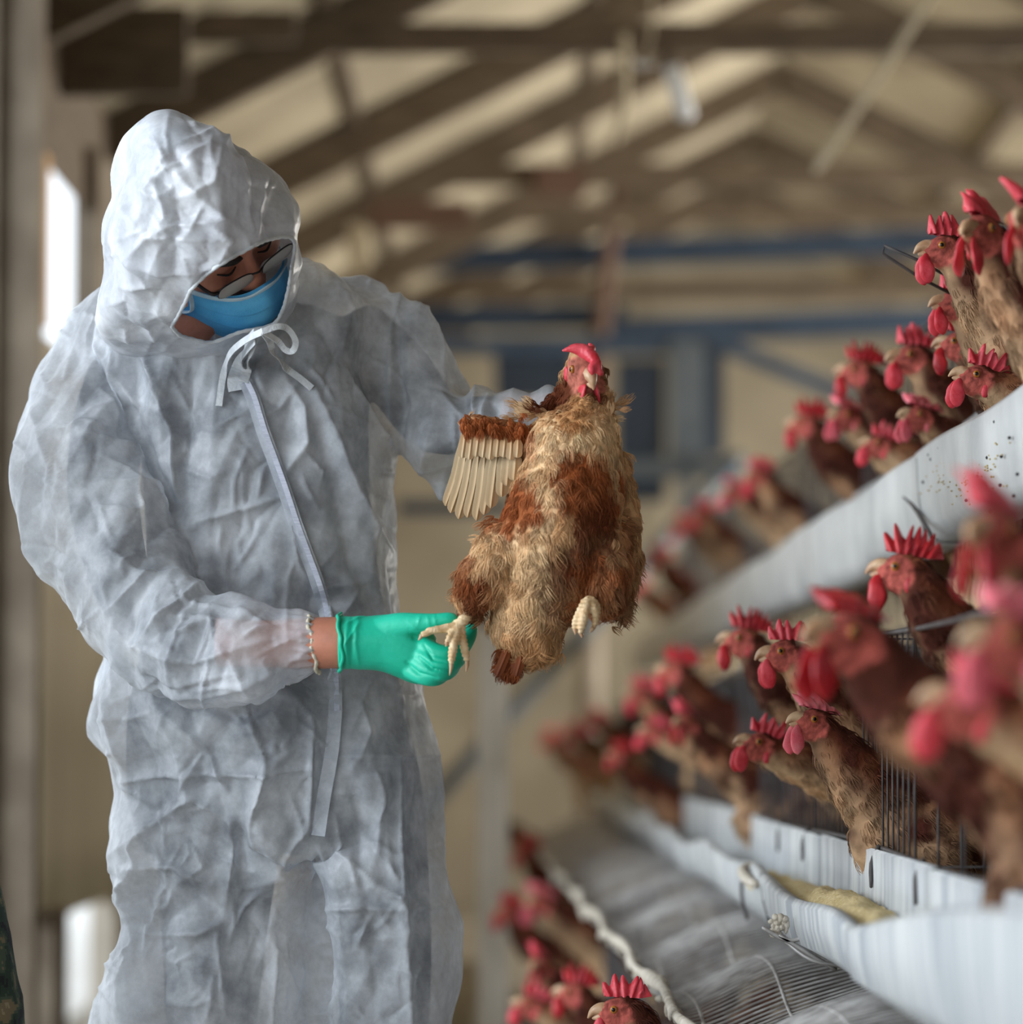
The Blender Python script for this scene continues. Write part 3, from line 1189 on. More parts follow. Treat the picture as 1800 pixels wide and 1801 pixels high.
def local_of(T):
    o = T(np.zeros((1, 3)))[0]
    R = np.stack([T(np.eye(3)[i:i + 1])[0] - o for i in range(3)], 1)
    Ri = np.linalg.inv(R)
    return lambda co: (co - o) @ Ri.T


def head_colors(loc, base, rg, red, seed):
    """bare red skin on the face, feathers behind"""
    d = np.sqrt(((loc[:, 0] + 0.012) / 0.026) ** 2 + (loc[:, 1] / 0.05) ** 2 + ((loc[:, 2] + 0.004) / 0.021) ** 2)
    n = np.array([noise.noise((x * 90 + seed, y * 90, z * 90)) for x, y, z in loc])
    w = np.clip((1.12 - d - 0.22 * n) * 6, 0, 1)[:, None]
    n2 = np.array([noise.noise((x * 210 + seed, y * 210, z * 210)) for x, y, z in loc])
    de = np.sqrt((loc[:, 0] + 0.009) ** 2 + (loc[:, 2] - 0.003) ** 2)
    ring = np.exp(-((de - 0.0085) / 0.0022) ** 2)
    red = red * np.clip(0.95 + 0.75 * n2 - 0.35 * ring, 0.35, 1.5)[:, None]
    return base * (1 - w) + red * w


FACE_RED = C3(166, 70, 66)
FACE_PALE = C3(190, 124, 104)


def transform(R, t):
    R = np.asarray(R)
    t = np.asarray(t)
    return lambda V: np.asarray(V, float) @ R.T + t


HEADPOS = {}


def make_hen(key, neck, head, yaw, pitch, comb, spikes, droop, csize, cream, seed):
    """prototype at the origin, feet at z=0, facing -X"""
    rg = np.random.default_rng(seed)
    root = empty('hen', (0, 0, 0))
    R = rot_z(yaw) @ rot_y(-pitch)
    T = transform(R, head)
    hx = np.array(head)
    back = hx + R @ np.array([0.014, 0, -0.006])
    body = tube([(0.135, 0, 0.275), (0.105, 0, 0.235), (0.05, 0, 0.20), (-0.01, 0, 0.185), (-0.055, 0, 0.20), (-0.075, 0, 0.225)],
                [0.012, 0.045, 0.074, 0.080, 0.066, 0.045], 20, 4, 0.86, (0, 1, 0))
    npts = [(-0.045, 0, 0.215)] + [tuple(p) for p in neck] + [tuple(back)]
    nr = list(np.linspace(0.058, 0.0215, len(npts)))
    parts = [body, tube(npts, nr, 16, 4)] + skull_parts(T)
    for s in (1, -1):
        parts.append(tube([(0.01, s * 0.045, 0.18), (-0.005, s * 0.05, 0.125), (0.012, s * 0.05, 0.085)], [0.042, 0.030, 0.011], 12, 4))
    parts.append(tube([(0.11, 0, 0.25), (0.155, 0, 0.31), (0.175, 0, 0.34)], [0.032, 0.026, 0.012], 12, 3, 0.4, (0, 1, 0)))
    V, F = remesh(parts, 0.0042, 3)
    N = vnormals(V, F)
    V = V + N * (0.0016 * vnoise(V, 70, seed))[:, None]
    loc = local_of(T)(V)
    hd = np.clip((0.04 - np.linalg.norm(loc, axis=1)) / 0.015, 0, 1)
    V = V + N * (hd * 0.0013 * np.abs(vnoise(V, 180, seed + 9)))[:, None]
    n1 = vnoise(V, 28, seed + 3)
    n2 = vnoise(V, 90, seed + 5)
    z = V[:, 2]
    # dark hackle above, pale breast and thighs below
    front = np.clip((-N[:, 0]) * 0.5 + (-N[:, 2]) * 0.7 + 0.25, 0, 1)
    low = np.clip((0.30 - z) / 0.10, 0, 1)
    w = np.clip(cream * (front * 0.9 + low * 0.6) + 0.5 * n1 - 0.15, 0, 1)[:, None]
    base = DARK * (1 - w) + (CREAM * 0.8 + TAN * 0.2) * w
    base = base * (1 + 0.35 * n2[:, None])
    mid = np.clip(n1 * 1.5, 0, 1)[:, None] * 0.5
    base = base * (1 - mid) + RUST * mid
    col = head_colors(loc, base, rg, FACE_RED * 0.75 + FACE_PALE * 0.25, seed).clip(0, 1)
    mob('body', V, F, MT['body'], root, True, col)
    # plumage
    m = 900
    p, nn = tri_sample(V, F, m, rg)
    li = local_of(T)(p)
    keep = (li[:, 0] > 0.006) | (np.linalg.norm(li, axis=1) > 0.034)
    p, nn = p[keep], nn[keep]
    from mathutils.kdtree import KDTree
    kd = KDTree(len(V))
    for i, v in enumerate(V):
        kd.insert(v, i)
    kd.balance()
    ci = np.array([kd.find(q)[1] for q in p])
    pc = base[ci] * rg.uniform(0.8, 1.35, len(p))[:, None]
    d = p - np.array([hx])
    flow = np.where((np.linalg.norm(d, axis=1) < 0.20)[:, None] & (p[:, 2] > 0.2)[:, None], d + np.array([0.02, 0, -0.05]), np.array([0.6, 0, -0.5]))
    pts, cc = tufts(p, nn, flow, pc, rg, 0.026, 0.42, 6, 0.30)
    hair('plumage', pts, cc, 0.0007, 0.0002, MT['plume'], root)
    hen_head(root, T, rg, comb, spikes, droop, csize)
    for s in (1, -1):
        L = [tube([(0.012, s * 0.05, 0.09), (0.0, s * 0.05, 0.045), (0.004, s * 0.05, 0.010)], [0.0075, 0.006, 0.007], 8, 3)]
        for a in (-0.45, 0.0, 0.45):
            L.append(tube([(0.004, s * 0.05, 0.010), (-0.025, s * 0.05 + a * 0.03, 0.010), (-0.055, s * 0.05 + a * 0.06, 0.004)], [0.006, 0.005, 0.0022], 7, 3))
        L.append(tube([(0.004, s * 0.05, 0.012), (0.03, s * 0.05, 0.004)], [0.005, 0.0022], 7, 1))
        mob('leg', *cat_mesh(L), MT['shank'], root)
    HEADPOS[key] = hx
    return root


up = [(-0.085, 0, 0.262), (-0.160, 0, 0.318)]
PROTO = {
    'upright': make_hen('upright', up, (-0.206, 0, 0.372), 0.0, -0.05, 'comb', 6, 0.15, 1.05, 0.75, 11),
    'turned': make_hen('turned', up, (-0.205, -0.01, 0.372), 0.95, -0.15, 'comb', 5, 0.5, 1.15, 0.55, 12),
    'reaching': make_hen('reaching', [(-0.105, 0, 0.245), (-0.20, 0, 0.275)], (-0.270, 0, 0.302), 0.15, -0.35, 'comb', 6, -0.2, 1.0, 0.9, 13),
    'dark': make_hen('dark', up, (-0.202, 0.01, 0.376), -0.35, -0.2, 'comb_dark', 7, 0.2, 1.1, 0.35, 14),
    'pink': make_hen('pink', [(-0.09, 0, 0.255), (-0.165, 0, 0.31)], (-0.220, -0.01, 0.348), 0.4, -0.25, 'comb_pink', 5, 0.9, 1.2, 0.8, 15),
    'tall': make_hen('tall', [(-0.085, 0, 0.272), (-0.128, 0, 0.330)], (-0.168, 0, 0.382), 0.1, -0.12, 'comb', 6, 0.25, 1.1, 0.8, 21),
    'tall_turned': make_hen('tall_turned', [(-0.085, 0, 0.272), (-0.128, -0.005, 0.330)], (-0.165, -0.015, 0.382), 0.85, -0.12, 'comb', 5, 0.4, 1.1, 0.6, 22),
    'perched': make_hen('perched', [(-0.088, 0, 0.258), (-0.125, 0, 0.302)], (-0.158, -0.005, 0.342), 0.4, -0.25, 'comb_pink', 5, 0.9, 1.15, 0.5, 23),
    'flopped': make_hen('flopped', up, (-0.202, -0.01, 0.365), 0.8, -0.2, 'comb_dark', 5, 0.95, 1.0, 0.3, 17),
    'facing': make_hen('facing', [(-0.085, -0.01, 0.26), (-0.15, -0.03, 0.32)], (-0.182, -0.06, 0.370), 1.45, -0.2, 'comb', 6, 0.6, 1.1, 0.7, 16),
}
used = set()


def clone(root):
    r = root.copy()
    COL.objects.link(r)
    for ch in list(root.children):
        c = ch.copy()
        COL.objects.link(c)
        c.parent = r
        for g in ch.children:
            d = g.copy()
            COL.objects.link(d)
            d.parent = c
    return r


def put_hen(key, px, py, Y, rz, scale, label, group):
    """place a hen so that its head lies at the photo position (px, py) at distance Y"""
    root = PROTO[key]
    if key in used:
        root = clone(root)
    used.add(key)
    tgt = P(px, py, Y)
    h = rot_z(rz) @ HEADPOS[key] * scale
    root.location = tgt - Vector(h)
    root.rotation_euler = (0, 0, rz)
    root.scale = (scale, scale, scale)
    tag(root, label, 'hen', group)
    return root


GT, GM, GB = 'hens of the topmost cage tier', 'hens of the middle cage tier', 'hens of the lowest cage tier'
HENS = [
    # top tier
    ('facing', 1808, 395, 3.75, -0.3, 1.12, 'brown hen cut by the picture edge, topmost of the top tier', GT),
    ('tall_turned', 1726, 412, 4.0, 0.1, 1.15, 'brown hen with round amber eye and red comb behind the sharp profile hen', GT),
    ('tall', 1663, 440, 4.46, 0.05, 1.0, 'sharp brown hen in profile with spiky comb beside the bent wire', GT),
    ('tall', 1682, 535, 4.55, 0.2, 0.95, 'brown hen with open beak and round wattle just under the sharp profile hen', GT),
    ('dark', 1690, 607, 4.75, 0.2, 0.95, 'dark-faced hen with drooping red wattles above the zinc trough', GT),
    ('reaching', 1722, 668, 4.42, 0.0, 0.95, 'lowest brown hen reaching over the trough rim with red wattle hanging', GT),
    ('tall', 1606, 630, 5.15, 0.1, 1.05, 'dark-headed hen in profile with grey beak and cream neck', GT),
    ('dark', 1512, 655, 5.75, 0.25, 1.05, 'dark-headed hen with upright red comb, left of the cream-necked hen', GT),
    ('pink', 1618, 735, 5.05, 0.0, 0.9, 'hen with flat pink comb bent low under the cream-necked hen', GT),
    ('pink', 1490, 735, 5.8, 0.1, 0.95, 'pink-faced hen bent below the dark-headed hen at the trough', GT),
    ('reaching', 1548, 785, 5.5, 0.0, 0.85, 'hen with small bright wattle right at the trough rim', GT),
    ('dark', 1420, 748, 6.7, 0.1, 1.1, 'blurred dark-crowned hen with tall red comb, cream breast', GT),
    ('upright', 1335, 838, 7.9, 0.2, 1.05, 'blurred hen with red face, sixth clump along the top trough', GT),
    ('pink', 1292, 868, 8.4, 0.0, 1.0, 'blurred pink-combed hen ahead of the sixth clump on the top trough', GT),
    ('upright', 1236, 905, 9.9, 0.1, 1.05, 'blurred red-brown hen halfway to the far end of the top tier', GT),
    ('pink', 1205, 925, 10.6, 0.0, 1.05, 'blurred pale-pink hen near the far end of the top tier', GT),
    ('dark', 1160, 985, 12.0, 0.0, 1.1, 'faint red hen next to last of the top tier', GT),
    ('pink', 1120, 1035, 13.2, 0.0, 1.15, 'faint pink hen at the far end of the top tier', GT),
    # middle tier
    ('turned', 1752, 945, 2.95, 0.0, 1.22, 'very blurred near hen with big red comb below the top trough', GM),
    ('pink', 1790, 1135, 2.75, -0.2, 1.2, 'very blurred near hen with pink face at the right edge', GM),
    ('reaching', 1712, 1245, 2.85, -0.1, 1.15, 'very blurred near hen with low red comb and tan breast', GM),
    ('flopped', 1495, 1125, 3.3, -0.25, 1.36, 'big blurred dark-necked hen with pink cheek in the middle tier', GM),
    ('dark', 1590, 1005, 4.0, 0.2, 1.05, 'dark hen with jagged red comb standing behind the big blurred hen', GM),
    ('upright', 1382, 1150, 4.64, 0.1, 1.0, 'sharp pink-combed hen in profile peeking past the big blurred hen', GM),
    ('perched', 1432, 1272, 4.44, 0.0, 0.95, 'hen with pale pink face and rust neck bending to the trough', GM),
    ('dark', 1310, 1128, 5.3, 0.3, 1.05, 'dark hen with spiky deep-red comb left of the sharp pink-combed hen', GM),
    ('reaching', 1338, 1312, 4.85, 0.1, 0.95, 'brown hen with lowered red face under the spiky-combed hen', GM),
    ('dark', 1190, 1182, 7.0, 0.0, 1.15, 'blurred dark hen with upright red comb tip in the middle tier', GM),
    ('turned', 1205, 1272, 6.4, 0.0, 0.95, 'blurred hen with coral comb and orange wattle over the egg tray', GM),
    ('upright', 1128, 1222, 8.6, 0.1, 1.1, 'blurred red-faced hen further along the middle tier', GM),
    ('reaching', 1150, 1290, 7.6, 0.0, 0.95, 'blurred red-wattled hen low beside the coral-combed hen', GM),
    ('dark', 1090, 1330, 8.6, 0.1, 0.9, 'blurred blackish hen low over the wavy trough lip', GM),
    ('pink', 1050, 1270, 11.0, 0.0, 1.1, 'faint pink hen far down the middle tier', GM),
    ('pink', 1008, 1290, 13.0, 0.1, 1.15, 'faint salmon hen before the last of the middle tier', GM),
    ('upright', 966, 1300, 14.4, 0.0, 1.1, 'faintest reddish hen at the far end of the middle tier', GM),
    # lowest tier
    ('upright', 1092, 1779, 4.42, 0.0, 1.0, 'sharp hen at the bottom edge with red comb, only its head in view', GB),
    ('dark', 1012, 1748, 6.0, 0.2, 1.0, 'dark-backed hen behind the sharp bottom-edge hen', GB),
    ('turned', 950, 1700, 6.8, 0.2, 1.0, 'blurred hen with bright red wattles in the lowest tier', GB),
    ('pink', 950, 1590, 8.6, 0.2, 1.25, 'blurred hen with big pink comb, highest of the lowest tier clump', GB),
    ('dark', 895, 1606, 9.2, 0.1, 1.15, 'blurred dark red hen beside the pale cage post', GB),
    ('reaching', 935, 1770, 6.6, 0.0, 1.0, 'blurred hen with coral face low at the bottom edge', GB),
    ('dark', 925, 1500, 10.6, 0.1, 1.15, 'faint dark red hen under the egg tray beside the pale post', GB),
    ('pink', 862, 1440, 13.0, 0.0, 1.1, 'faint pink hen behind the pale cage post', GB),
]
for h in HENS:
    put_hen(*h)
#PART4
# ------------------------------------------------------------------ person in the white coverall
MT['skin'] = nmat('skin', C(168, 108, 86), C(190, 126, 102), 0.5, 30, 0.15, bscale=220, bdist=0.002, sss=0.12)
MT['dark_cloth'] = nmat('dark_clothing', C(38, 35, 36), C(54, 50, 50), 0.85, 30, 0.3)
MT['hair'] = nmat('black_hair', C(20, 17, 16), C(36, 30, 27), 0.5, 80, 0.5, stretch=(1, 1, 6))
MT['suit'] = suit_mat('white_nonwoven_suit', C(204, 211, 221), C(226, 231, 238), 0.18, 0.62)
MT['hood'] = suit_mat('white_nonwoven_hood', C(206, 211, 219), C(232, 235, 240), 0.14, 0.46)
MT['tie'] = nmat('white_tie_tape', C(186, 191, 197), C(208, 212, 216), 0.7, 60, 0.2)
MT['zip'] = nmat('white_zip', C(190, 196, 214), C(214, 219, 234), 0.5, 60, 0.2, stretch=(1, 1, 8))
MT['mask'] = nmat('blue_mask', C(58, 150, 208), C(96, 182, 228), 0.75, 14, 0.25, bscale=420, bdist=0.002)
MT['mask_edge'] = nmat('mask_edge', C(168, 196, 212), C(196, 214, 224), 0.75, 40, 0.1)
MT['glove'] = nmat('green_nitrile_glove', C(14, 176, 142), C(40, 198, 164), 0.42, 18, 0.12, bscale=150, bdist=0.004, spec=0.35)
MT['frame'] = nmat('dark_glasses_frame', C(34, 30, 32), None, 0.3, metallic=0.4)
m_, nt_, b_ = new_mat('lens_glass')
b_.inputs['Base Color'].default_value = C(206, 200, 192)
b_.inputs['Roughness'].default_value = 0.12
b_.inputs['Alpha'].default_value = 0.5
b_.inputs['Specular IOR Level'].default_value = 0.8
MT['lens'] = m_

PY = 4.62


def px_tube(pts, seg=24, sub=5, flat=1.0, flat_dir=None):
    """pts: (px, py, Y, radius in photo pixels)"""
    c = [tuple(P(a, b, Y)) for a, b, Y, r in pts]
    r = [M_(q, Y) for a, b, Y, q in pts]
    return tube(c, r, seg, sub, flat, flat_dir)


foot = P(470, 1400, PY)
person = empty('person', (foot.x, PY, 0.0), 'person in white hooded coverall and blue mask holding a brown hen', 'person')

# head frame: e to the person's left, u to the crown, f along the gaze
e_ = Vector((0.77, 0.31, 0.57)).normalized()
u_ = Vector((0.13, -0.90, 0.42))
u_ = (u_ - e_ * u_.dot(e_)).normalized()
f_ = e_.cross(u_).normalized()
HR = np.array([[e_.x, f_.x, u_.x], [e_.y, f_.y, u_.y], [e_.z, f_.z, u_.z]])
EYE = np.array(P(431, 449, 4.35))
HC = EYE - HR @ np.array([0, 0.076, 0.0])


def H(v):
    return (np.asarray(v, float) * 0.94) @ HR.T + HC


def hell(c, r, **k):
    V, F = ell(c, r, **k)
    return H(V), F


# inner body: one continuous figure, head and neck, trunk, arms, legs
parts = [hell((0, -0.012, 0.026), (0.074, 0.094, 0.086), nu=28, nv=16), hell((0, 0.028, -0.045), (0.062, 0.060, 0.078), nu=24, nv=14),
         hell((0, 0.066, -0.105), (0.026, 0.024, 0.022))]
V, F = tube([(0, 0.082, 0.008), (0, 0.098, -0.018), (0, 0.106, -0.040)], [0.008, 0.011, 0.016], 12, 4)
parts.append((H(V), F))
for s in (-1, 1):
    parts += [hell((s * 0.030, 0.078, 0.020), (0.028, 0.012, 0.010)), hell((s * 0.042, 0.066, -0.030), (0.026, 0.022, 0.026)),
              hell((s * 0.031, 0.074, -0.001), (0.015, 0.0125, 0.010)), hell((s * 0.080, -0.006, -0.015), (0.010, 0.026, 0.034)),
              hell((s * 0.014, 0.098, -0.042), (0.009, 0.010, 0.008))]
parts += [hell((0, 0.086, -0.072), (0.024, 0.010, 0.006)), hell((0, 0.084, -0.082), (0.020, 0.010, 0.006))]
parts += [ell(P(340, 556, 4.475), (0.036, 0.032, 0.044)), ell(P(365, 530, 4.46), (0.036, 0.034, 0.04))]
nk = H(np.array([[0, -0.035, -0.06]]))[0]
parts.append(tube([tuple(nk), tuple(P(400, 560, 4.56)), tuple(P(420, 660, 4.64))], [0.062, 0.064, 0.085], 18, 4))
parts.append(loft_rows([(540, 330, 560, 4.65, 0.07), (600, 215, 660, 4.65, 0.095), (720, 235, 650, 4.65, 0.115), (900, 255, 655, 4.65, 0.115),
                        (1100, 255, 680, 4.65, 0.110), (1250, 225, 715, 4.65, 0.115), (1400, 225, 745, 4.65, 0.115), (1500, 250, 740, 4.65, 0.10)], 28, 2.3, 3))
parts.append(px_tube([(240, 620, 4.64, 72), (190, 760, 4.57, 66), (185, 900, 4.51, 62), (235, 1070, 4.44, 50), (330, 1120, 4.39, 46),
                      (450, 1132, 4.355, 42), (545, 1131, 4.335, 46), (606, 1130, 4.325, 46), (640, 1130, 4.322, 40)], 20, 4))
parts.append(px_tube([(620, 590, 4.65, 70), (700, 660, 4.62, 64), (770, 745, 4.58, 56), (860, 735, 4.53, 40), (940, 722, 4.49, 30), (1000, 716, 4.475, 28)], 18, 4))
for pts in ([(385, 1440, 4.65, 115), (375, 1700, 4.63, 88), (368, 1950, 4.62, 74), (370, 2250, 4.65, 72), (370, 2500, 4.68, 50), (350, 2560, 4.62, 45)],
            [(650, 1440, 4.65, 100), (676, 1700, 4.63, 84), (670, 1950, 4.62, 72), (665, 2250, 4.65, 70), (665, 2500, 4.68, 50), (690, 2560, 4.60, 45)]):
    parts.append(px_tube(pts, 18, 4))
V, F = remesh(parts, 0.0055, 3)
N = vnormals(V, F)
pp = proj(V)
me = mesh_data('body', V, F, [MT['skin'], MT['dark_cloth']])
fc = V[F].mean(axis=1)
fp = proj(fc)
hl = (fc - HC) @ HR
is_skin = (np.linalg.norm((hl - np.array([0, 0, -0.02])) / np.array([0.11, 0.15, 0.17]), axis=1) < 1.0) | ((fp[:, 0] > 380) & (fp[:, 1] > 1040) & (fp[:, 1] < 1230) & (fc[:, 1] < 4.41)) \
    | ((fp[:, 0] > 280) & (fp[:, 0] < 430) & (fp[:, 1] > 470) & (fp[:, 1] < 625) & (fc[:, 1] < 4.53)) | ((fp[:, 0] > 880) & (fp[:, 1] < 800) & (fp[:, 1] > 640))
me.polygons.foreach_set('material_index', np.where(is_skin, 0, 1).astype(np.int32))
body = link('body', me, person)
body['label'] = 'face and forearm skin with dark clothes under the suit'

# hair cap
V, F = hell((-0.003, -0.022, 0.024), (0.076, 0.093, 0.083), nu=36, nv=20)
loc = (V - HC) @ HR
keep = set(i for i, (a, b, c) in enumerate(loc) if c > -0.005 + 0.9 * max(0, b - 0.02) and b < 0.068)
F2 = [f for f in F if all(i in keep for i in f)]
V = V + 0.002 * np.array([noise.noise_vector(Vector(v) * 60) for v in V])
mob('hair', V, F2, MT['hair'], person)
# eyebrows and eyelashes
for s in (-1, 1):
    V, F = tube([(s * 0.014, 0.090, 0.021), (s * 0.030, 0.092, 0.026), (s * 0.050, 0.080, 0.021)], [0.0035, 0.0042, 0.0018], 8, 4, 0.5, (0, 0, 1))
    mob('eyebrow', H(V), F, MT['hair'], person)
    V, F = tube([(s * 0.018, 0.0845, -0.006), (s * 0.031, 0.088, -0.0085), (s * 0.045, 0.080, -0.005)], [0.0010, 0.0018, 0.0010], 6, 4)
    mob('eyelashes', H(V), F, MT['hair'], person)

# glasses
GL = []
for s in (-1, 1):
    ring = []
    for k in range(28):
        a = 2 * math.pi * k / 28
        x = 0.0265 * np.sign(math.cos(a)) * abs(math.cos(a)) ** 0.7
        z = 0.0150 * np.sign(math.sin(a)) * abs(math.sin(a)) ** 0.7
        ring.append((s * 0.0345 + x, 0.106 - 0.16 * (x * s + 0.01) ** 1 * 0.5, -0.010 + z))
    ring = np.array(ring)
    V = np.concatenate([ring, ring + np.array([0, 0.0016, 0])])
    n = len(ring)
    F = [tuple(range(n)), tuple(range(2 * n - 1, n - 1, -1))] + [(k, (k + 1) % n, n + (k + 1) % n, n + k) for k in range(n)]
    mob('lens', H(V), F, MT['lens'], person, False)
    rr = np.concatenate([ring, ring[:1]])
    up_ = rr[:16]
    V, F = tube([tuple(q) for q in rr], [0.0011] * len(rr), 6, 1)
    mob('lens_rim', H(V), F, MT['frame'], person)
    V, F = tube([(s * 0.061, 0.104, -0.002), (s * 0.070, 0.098, -0.002), (s * 0.078, 0.06, -0.002), (s * 0.084, 0.0, 0.0)], [0.0022, 0.0026, 0.0024, 0.002], 8, 3)
    mob('temple_arm', H(V), F, MT['frame'], person)
V, F = tube([(-0.009, 0.107, -0.004), (0, 0.111, -0.001), (0.009, 0.107, -0.004)], [0.0014] * 3, 6, 3)
mob('bridge', H(V), F, MT['frame'], person)

# face mask: pleated rectangle curved round nose and chin
def mask_pt(s, t, off=0.0):
    """s -1..1 across, t 0..1 from the nose to under the chin"""
    a = s * 0.078
    c = -0.026 - 0.140 * t * (1 - 0.36 * s * s) + (0.014 * math.exp(-(s / 0.22) ** 2) * (1 - t)) - (0.044 + 0.034 * s) * s * s * (1 - 0.5 * t)
    prof = 0.122 + 0.012 * math.sin(math.pi * min(1, t * 1.15)) - 0.016 * max(0, t - 0.55)
    b = prof - (0.060 - 0.006 * s) * abs(s) ** 2.0 * (1.0 + 0.15 * t) + 0.004 * math.exp(-(s / 0.2) ** 2) * (1 - t)
    b += 0.0030 * ((t * 3.6) % 1.0) * (0.15 < t < 0.92) * (1 - abs(s) ** 6)
    return (a, b + off, c)


nu, nv = 34, 44
V = [mask_pt(-1 + 2 * i / nu, j / nv) for j in range(nv + 1) for i in range(nu + 1)]
F = [(j * (nu + 1) + i, j * (nu + 1) + i + 1, (j + 1) * (nu + 1) + i + 1, (j + 1) * (nu + 1) + i) for j in range(nv) for i in range(nu)]
V2 = [mask_pt(-1 + 2 * i / nu, j / nv, -0.002) for j in range(nv + 1) for i in range(nu + 1)]
n = len(V)
mk = mob('face_mask', H(np.array(V + V2)), F + [tuple(reversed([q + n for q in f])) for f in F], MT['mask'], person, label='pleated blue face mask')
for nm, pts in (('nose_band', [mask_pt(-1 + 2 * i / 24, 0.035, 0.001) for i in range(25)]), ('side_band', [mask_pt(-0.97, j / 16, 0.001) for j in range(17)]),
                ('side_band', [mask_pt(0.97, j / 16, 0.001) for j in range(17)])):
    V, F = tube(pts, [0.0052] * len(pts), 10, 1, 0.3, (0, 1, 0))
    b = mob(nm, H(V), F, MT['mask_edge'], person)
    b.parent = mk
    b.location = (0, 0, 0)
for s in (-1, 1):
    for t in (0.02, 0.98):
        q = mask_pt(s * 0.98, t)
        V, F = tube([q, ((q[0] + s * 0.088) / 2, 0.035, (q[2] - 0.02) / 2 - 0.01), (s * 0.088, -0.005, -0.005 if t < 0.5 else -0.03)], [0.0012] * 3, 6, 4)
        b = mob('ear_loop', H(V), F, MT['mask_edge'], person)
        b.parent = mk
        b.location = (0, 0, 0)

# ---- coverall: trunk, sleeves and legs as one surface
rows = [(478, 330, 545, 4.60, 0.075), (500, 250, 610, 4.61, 0.10), (530, 200, 690, 4.62, 0.125), (570, 172, 697, 4.62, 0.14), (640, 160, 697, 4.62, 0.152),
        (720, 175, 695, 4.62, 0.16), (820, 190, 692, 4.62, 0.165), (920, 215, 694, 4.62, 0.165), (1010, 225, 699, 4.62, 0.165), (1080, 195, 708, 4.62, 0.168),
        (1150, 172, 727, 4.62, 0.172), (1220, 158, 752, 4.62, 0.178), (1290, 163, 770, 4.62, 0.182), (1360, 190, 779, 4.62, 0.178), (1400, 205, 782, 4.62, 0.17),
        (1450, 197, 785, 4.62, 0.16), (1500, 203, 788, 4.62, 0.14)]
cp = [loft_rows(rows, 56, 2.5, 4)]
cp.append(loft_rows([(1380, 205, 545, 4.615, 0.135), (1450, 197, 556, 4.61, 0.14), (1530, 203, 566, 4.60, 0.14), (1590, 214, 566, 4.60, 0.138), (1640, 210, 564, 4.60, 0.138),
                     (1690, 203, 563, 4.60, 0.138), (1740, 190, 563, 4.60, 0.138), (1801, 166, 562, 4.60, 0.14), (1900, 165, 556, 4.60, 0.135), (2100, 200, 530, 4.62, 0.125),
                     (2400, 230, 515, 4.66, 0.115), (2530, 270, 480, 4.67, 0.085)], 44, 2.4, 4))
cp.append(loft_rows([(1380, 560, 781, 4.615, 0.13), (1450, 562, 785, 4.61, 0.135), (1520, 548, 788, 4.60, 0.138), (1590, 544, 791, 4.60, 0.138), (1640, 543, 799, 4.60, 0.138),
                     (1720, 542, 808, 4.60, 0.138), (1801, 540, 802, 4.60, 0.138), (1900, 546, 800, 4.60, 0.135), (2100, 560, 790, 4.62, 0.122), (2400, 575, 770, 4.66, 0.112),
                     (2530, 610, 725, 4.67, 0.085)], 44, 2.4, 4))
cp.append(px_tube([(250, 570, 4.63, 70), (215, 600, 4.62, 96), (172, 690, 4.60, 112), (155, 800, 4.56, 128), (170, 900, 4.52, 134), (210, 1000, 4.47, 128),
                   (255, 1085, 4.43, 112), (320, 1122, 4.40, 102), (400, 1138, 4.37, 96), (470, 1138, 4.35, 88), (522, 1133, 4.34, 68), (548, 1132, 4.335, 53), (562, 1132, 4.333, 49)], 36, 6))
cp.append(px_tube([(560, 560, 4.65, 90), (640, 600, 4.64, 96), (705, 650, 4.62, 100), (750, 715, 4.60, 98), (800, 752, 4.57, 82), (862, 738, 4.53, 66), (920, 724, 4.50, 52),
                   (985, 718, 4.475, 44)], 30, 6))
cp.append(px_tube([(770, 770, 4.58, 50), (778, 840, 4.575, 26), (782, 885, 4.57, 14)], 16, 4))
VX = 0.0031
CV, CF = remesh(cp, VX, 14)

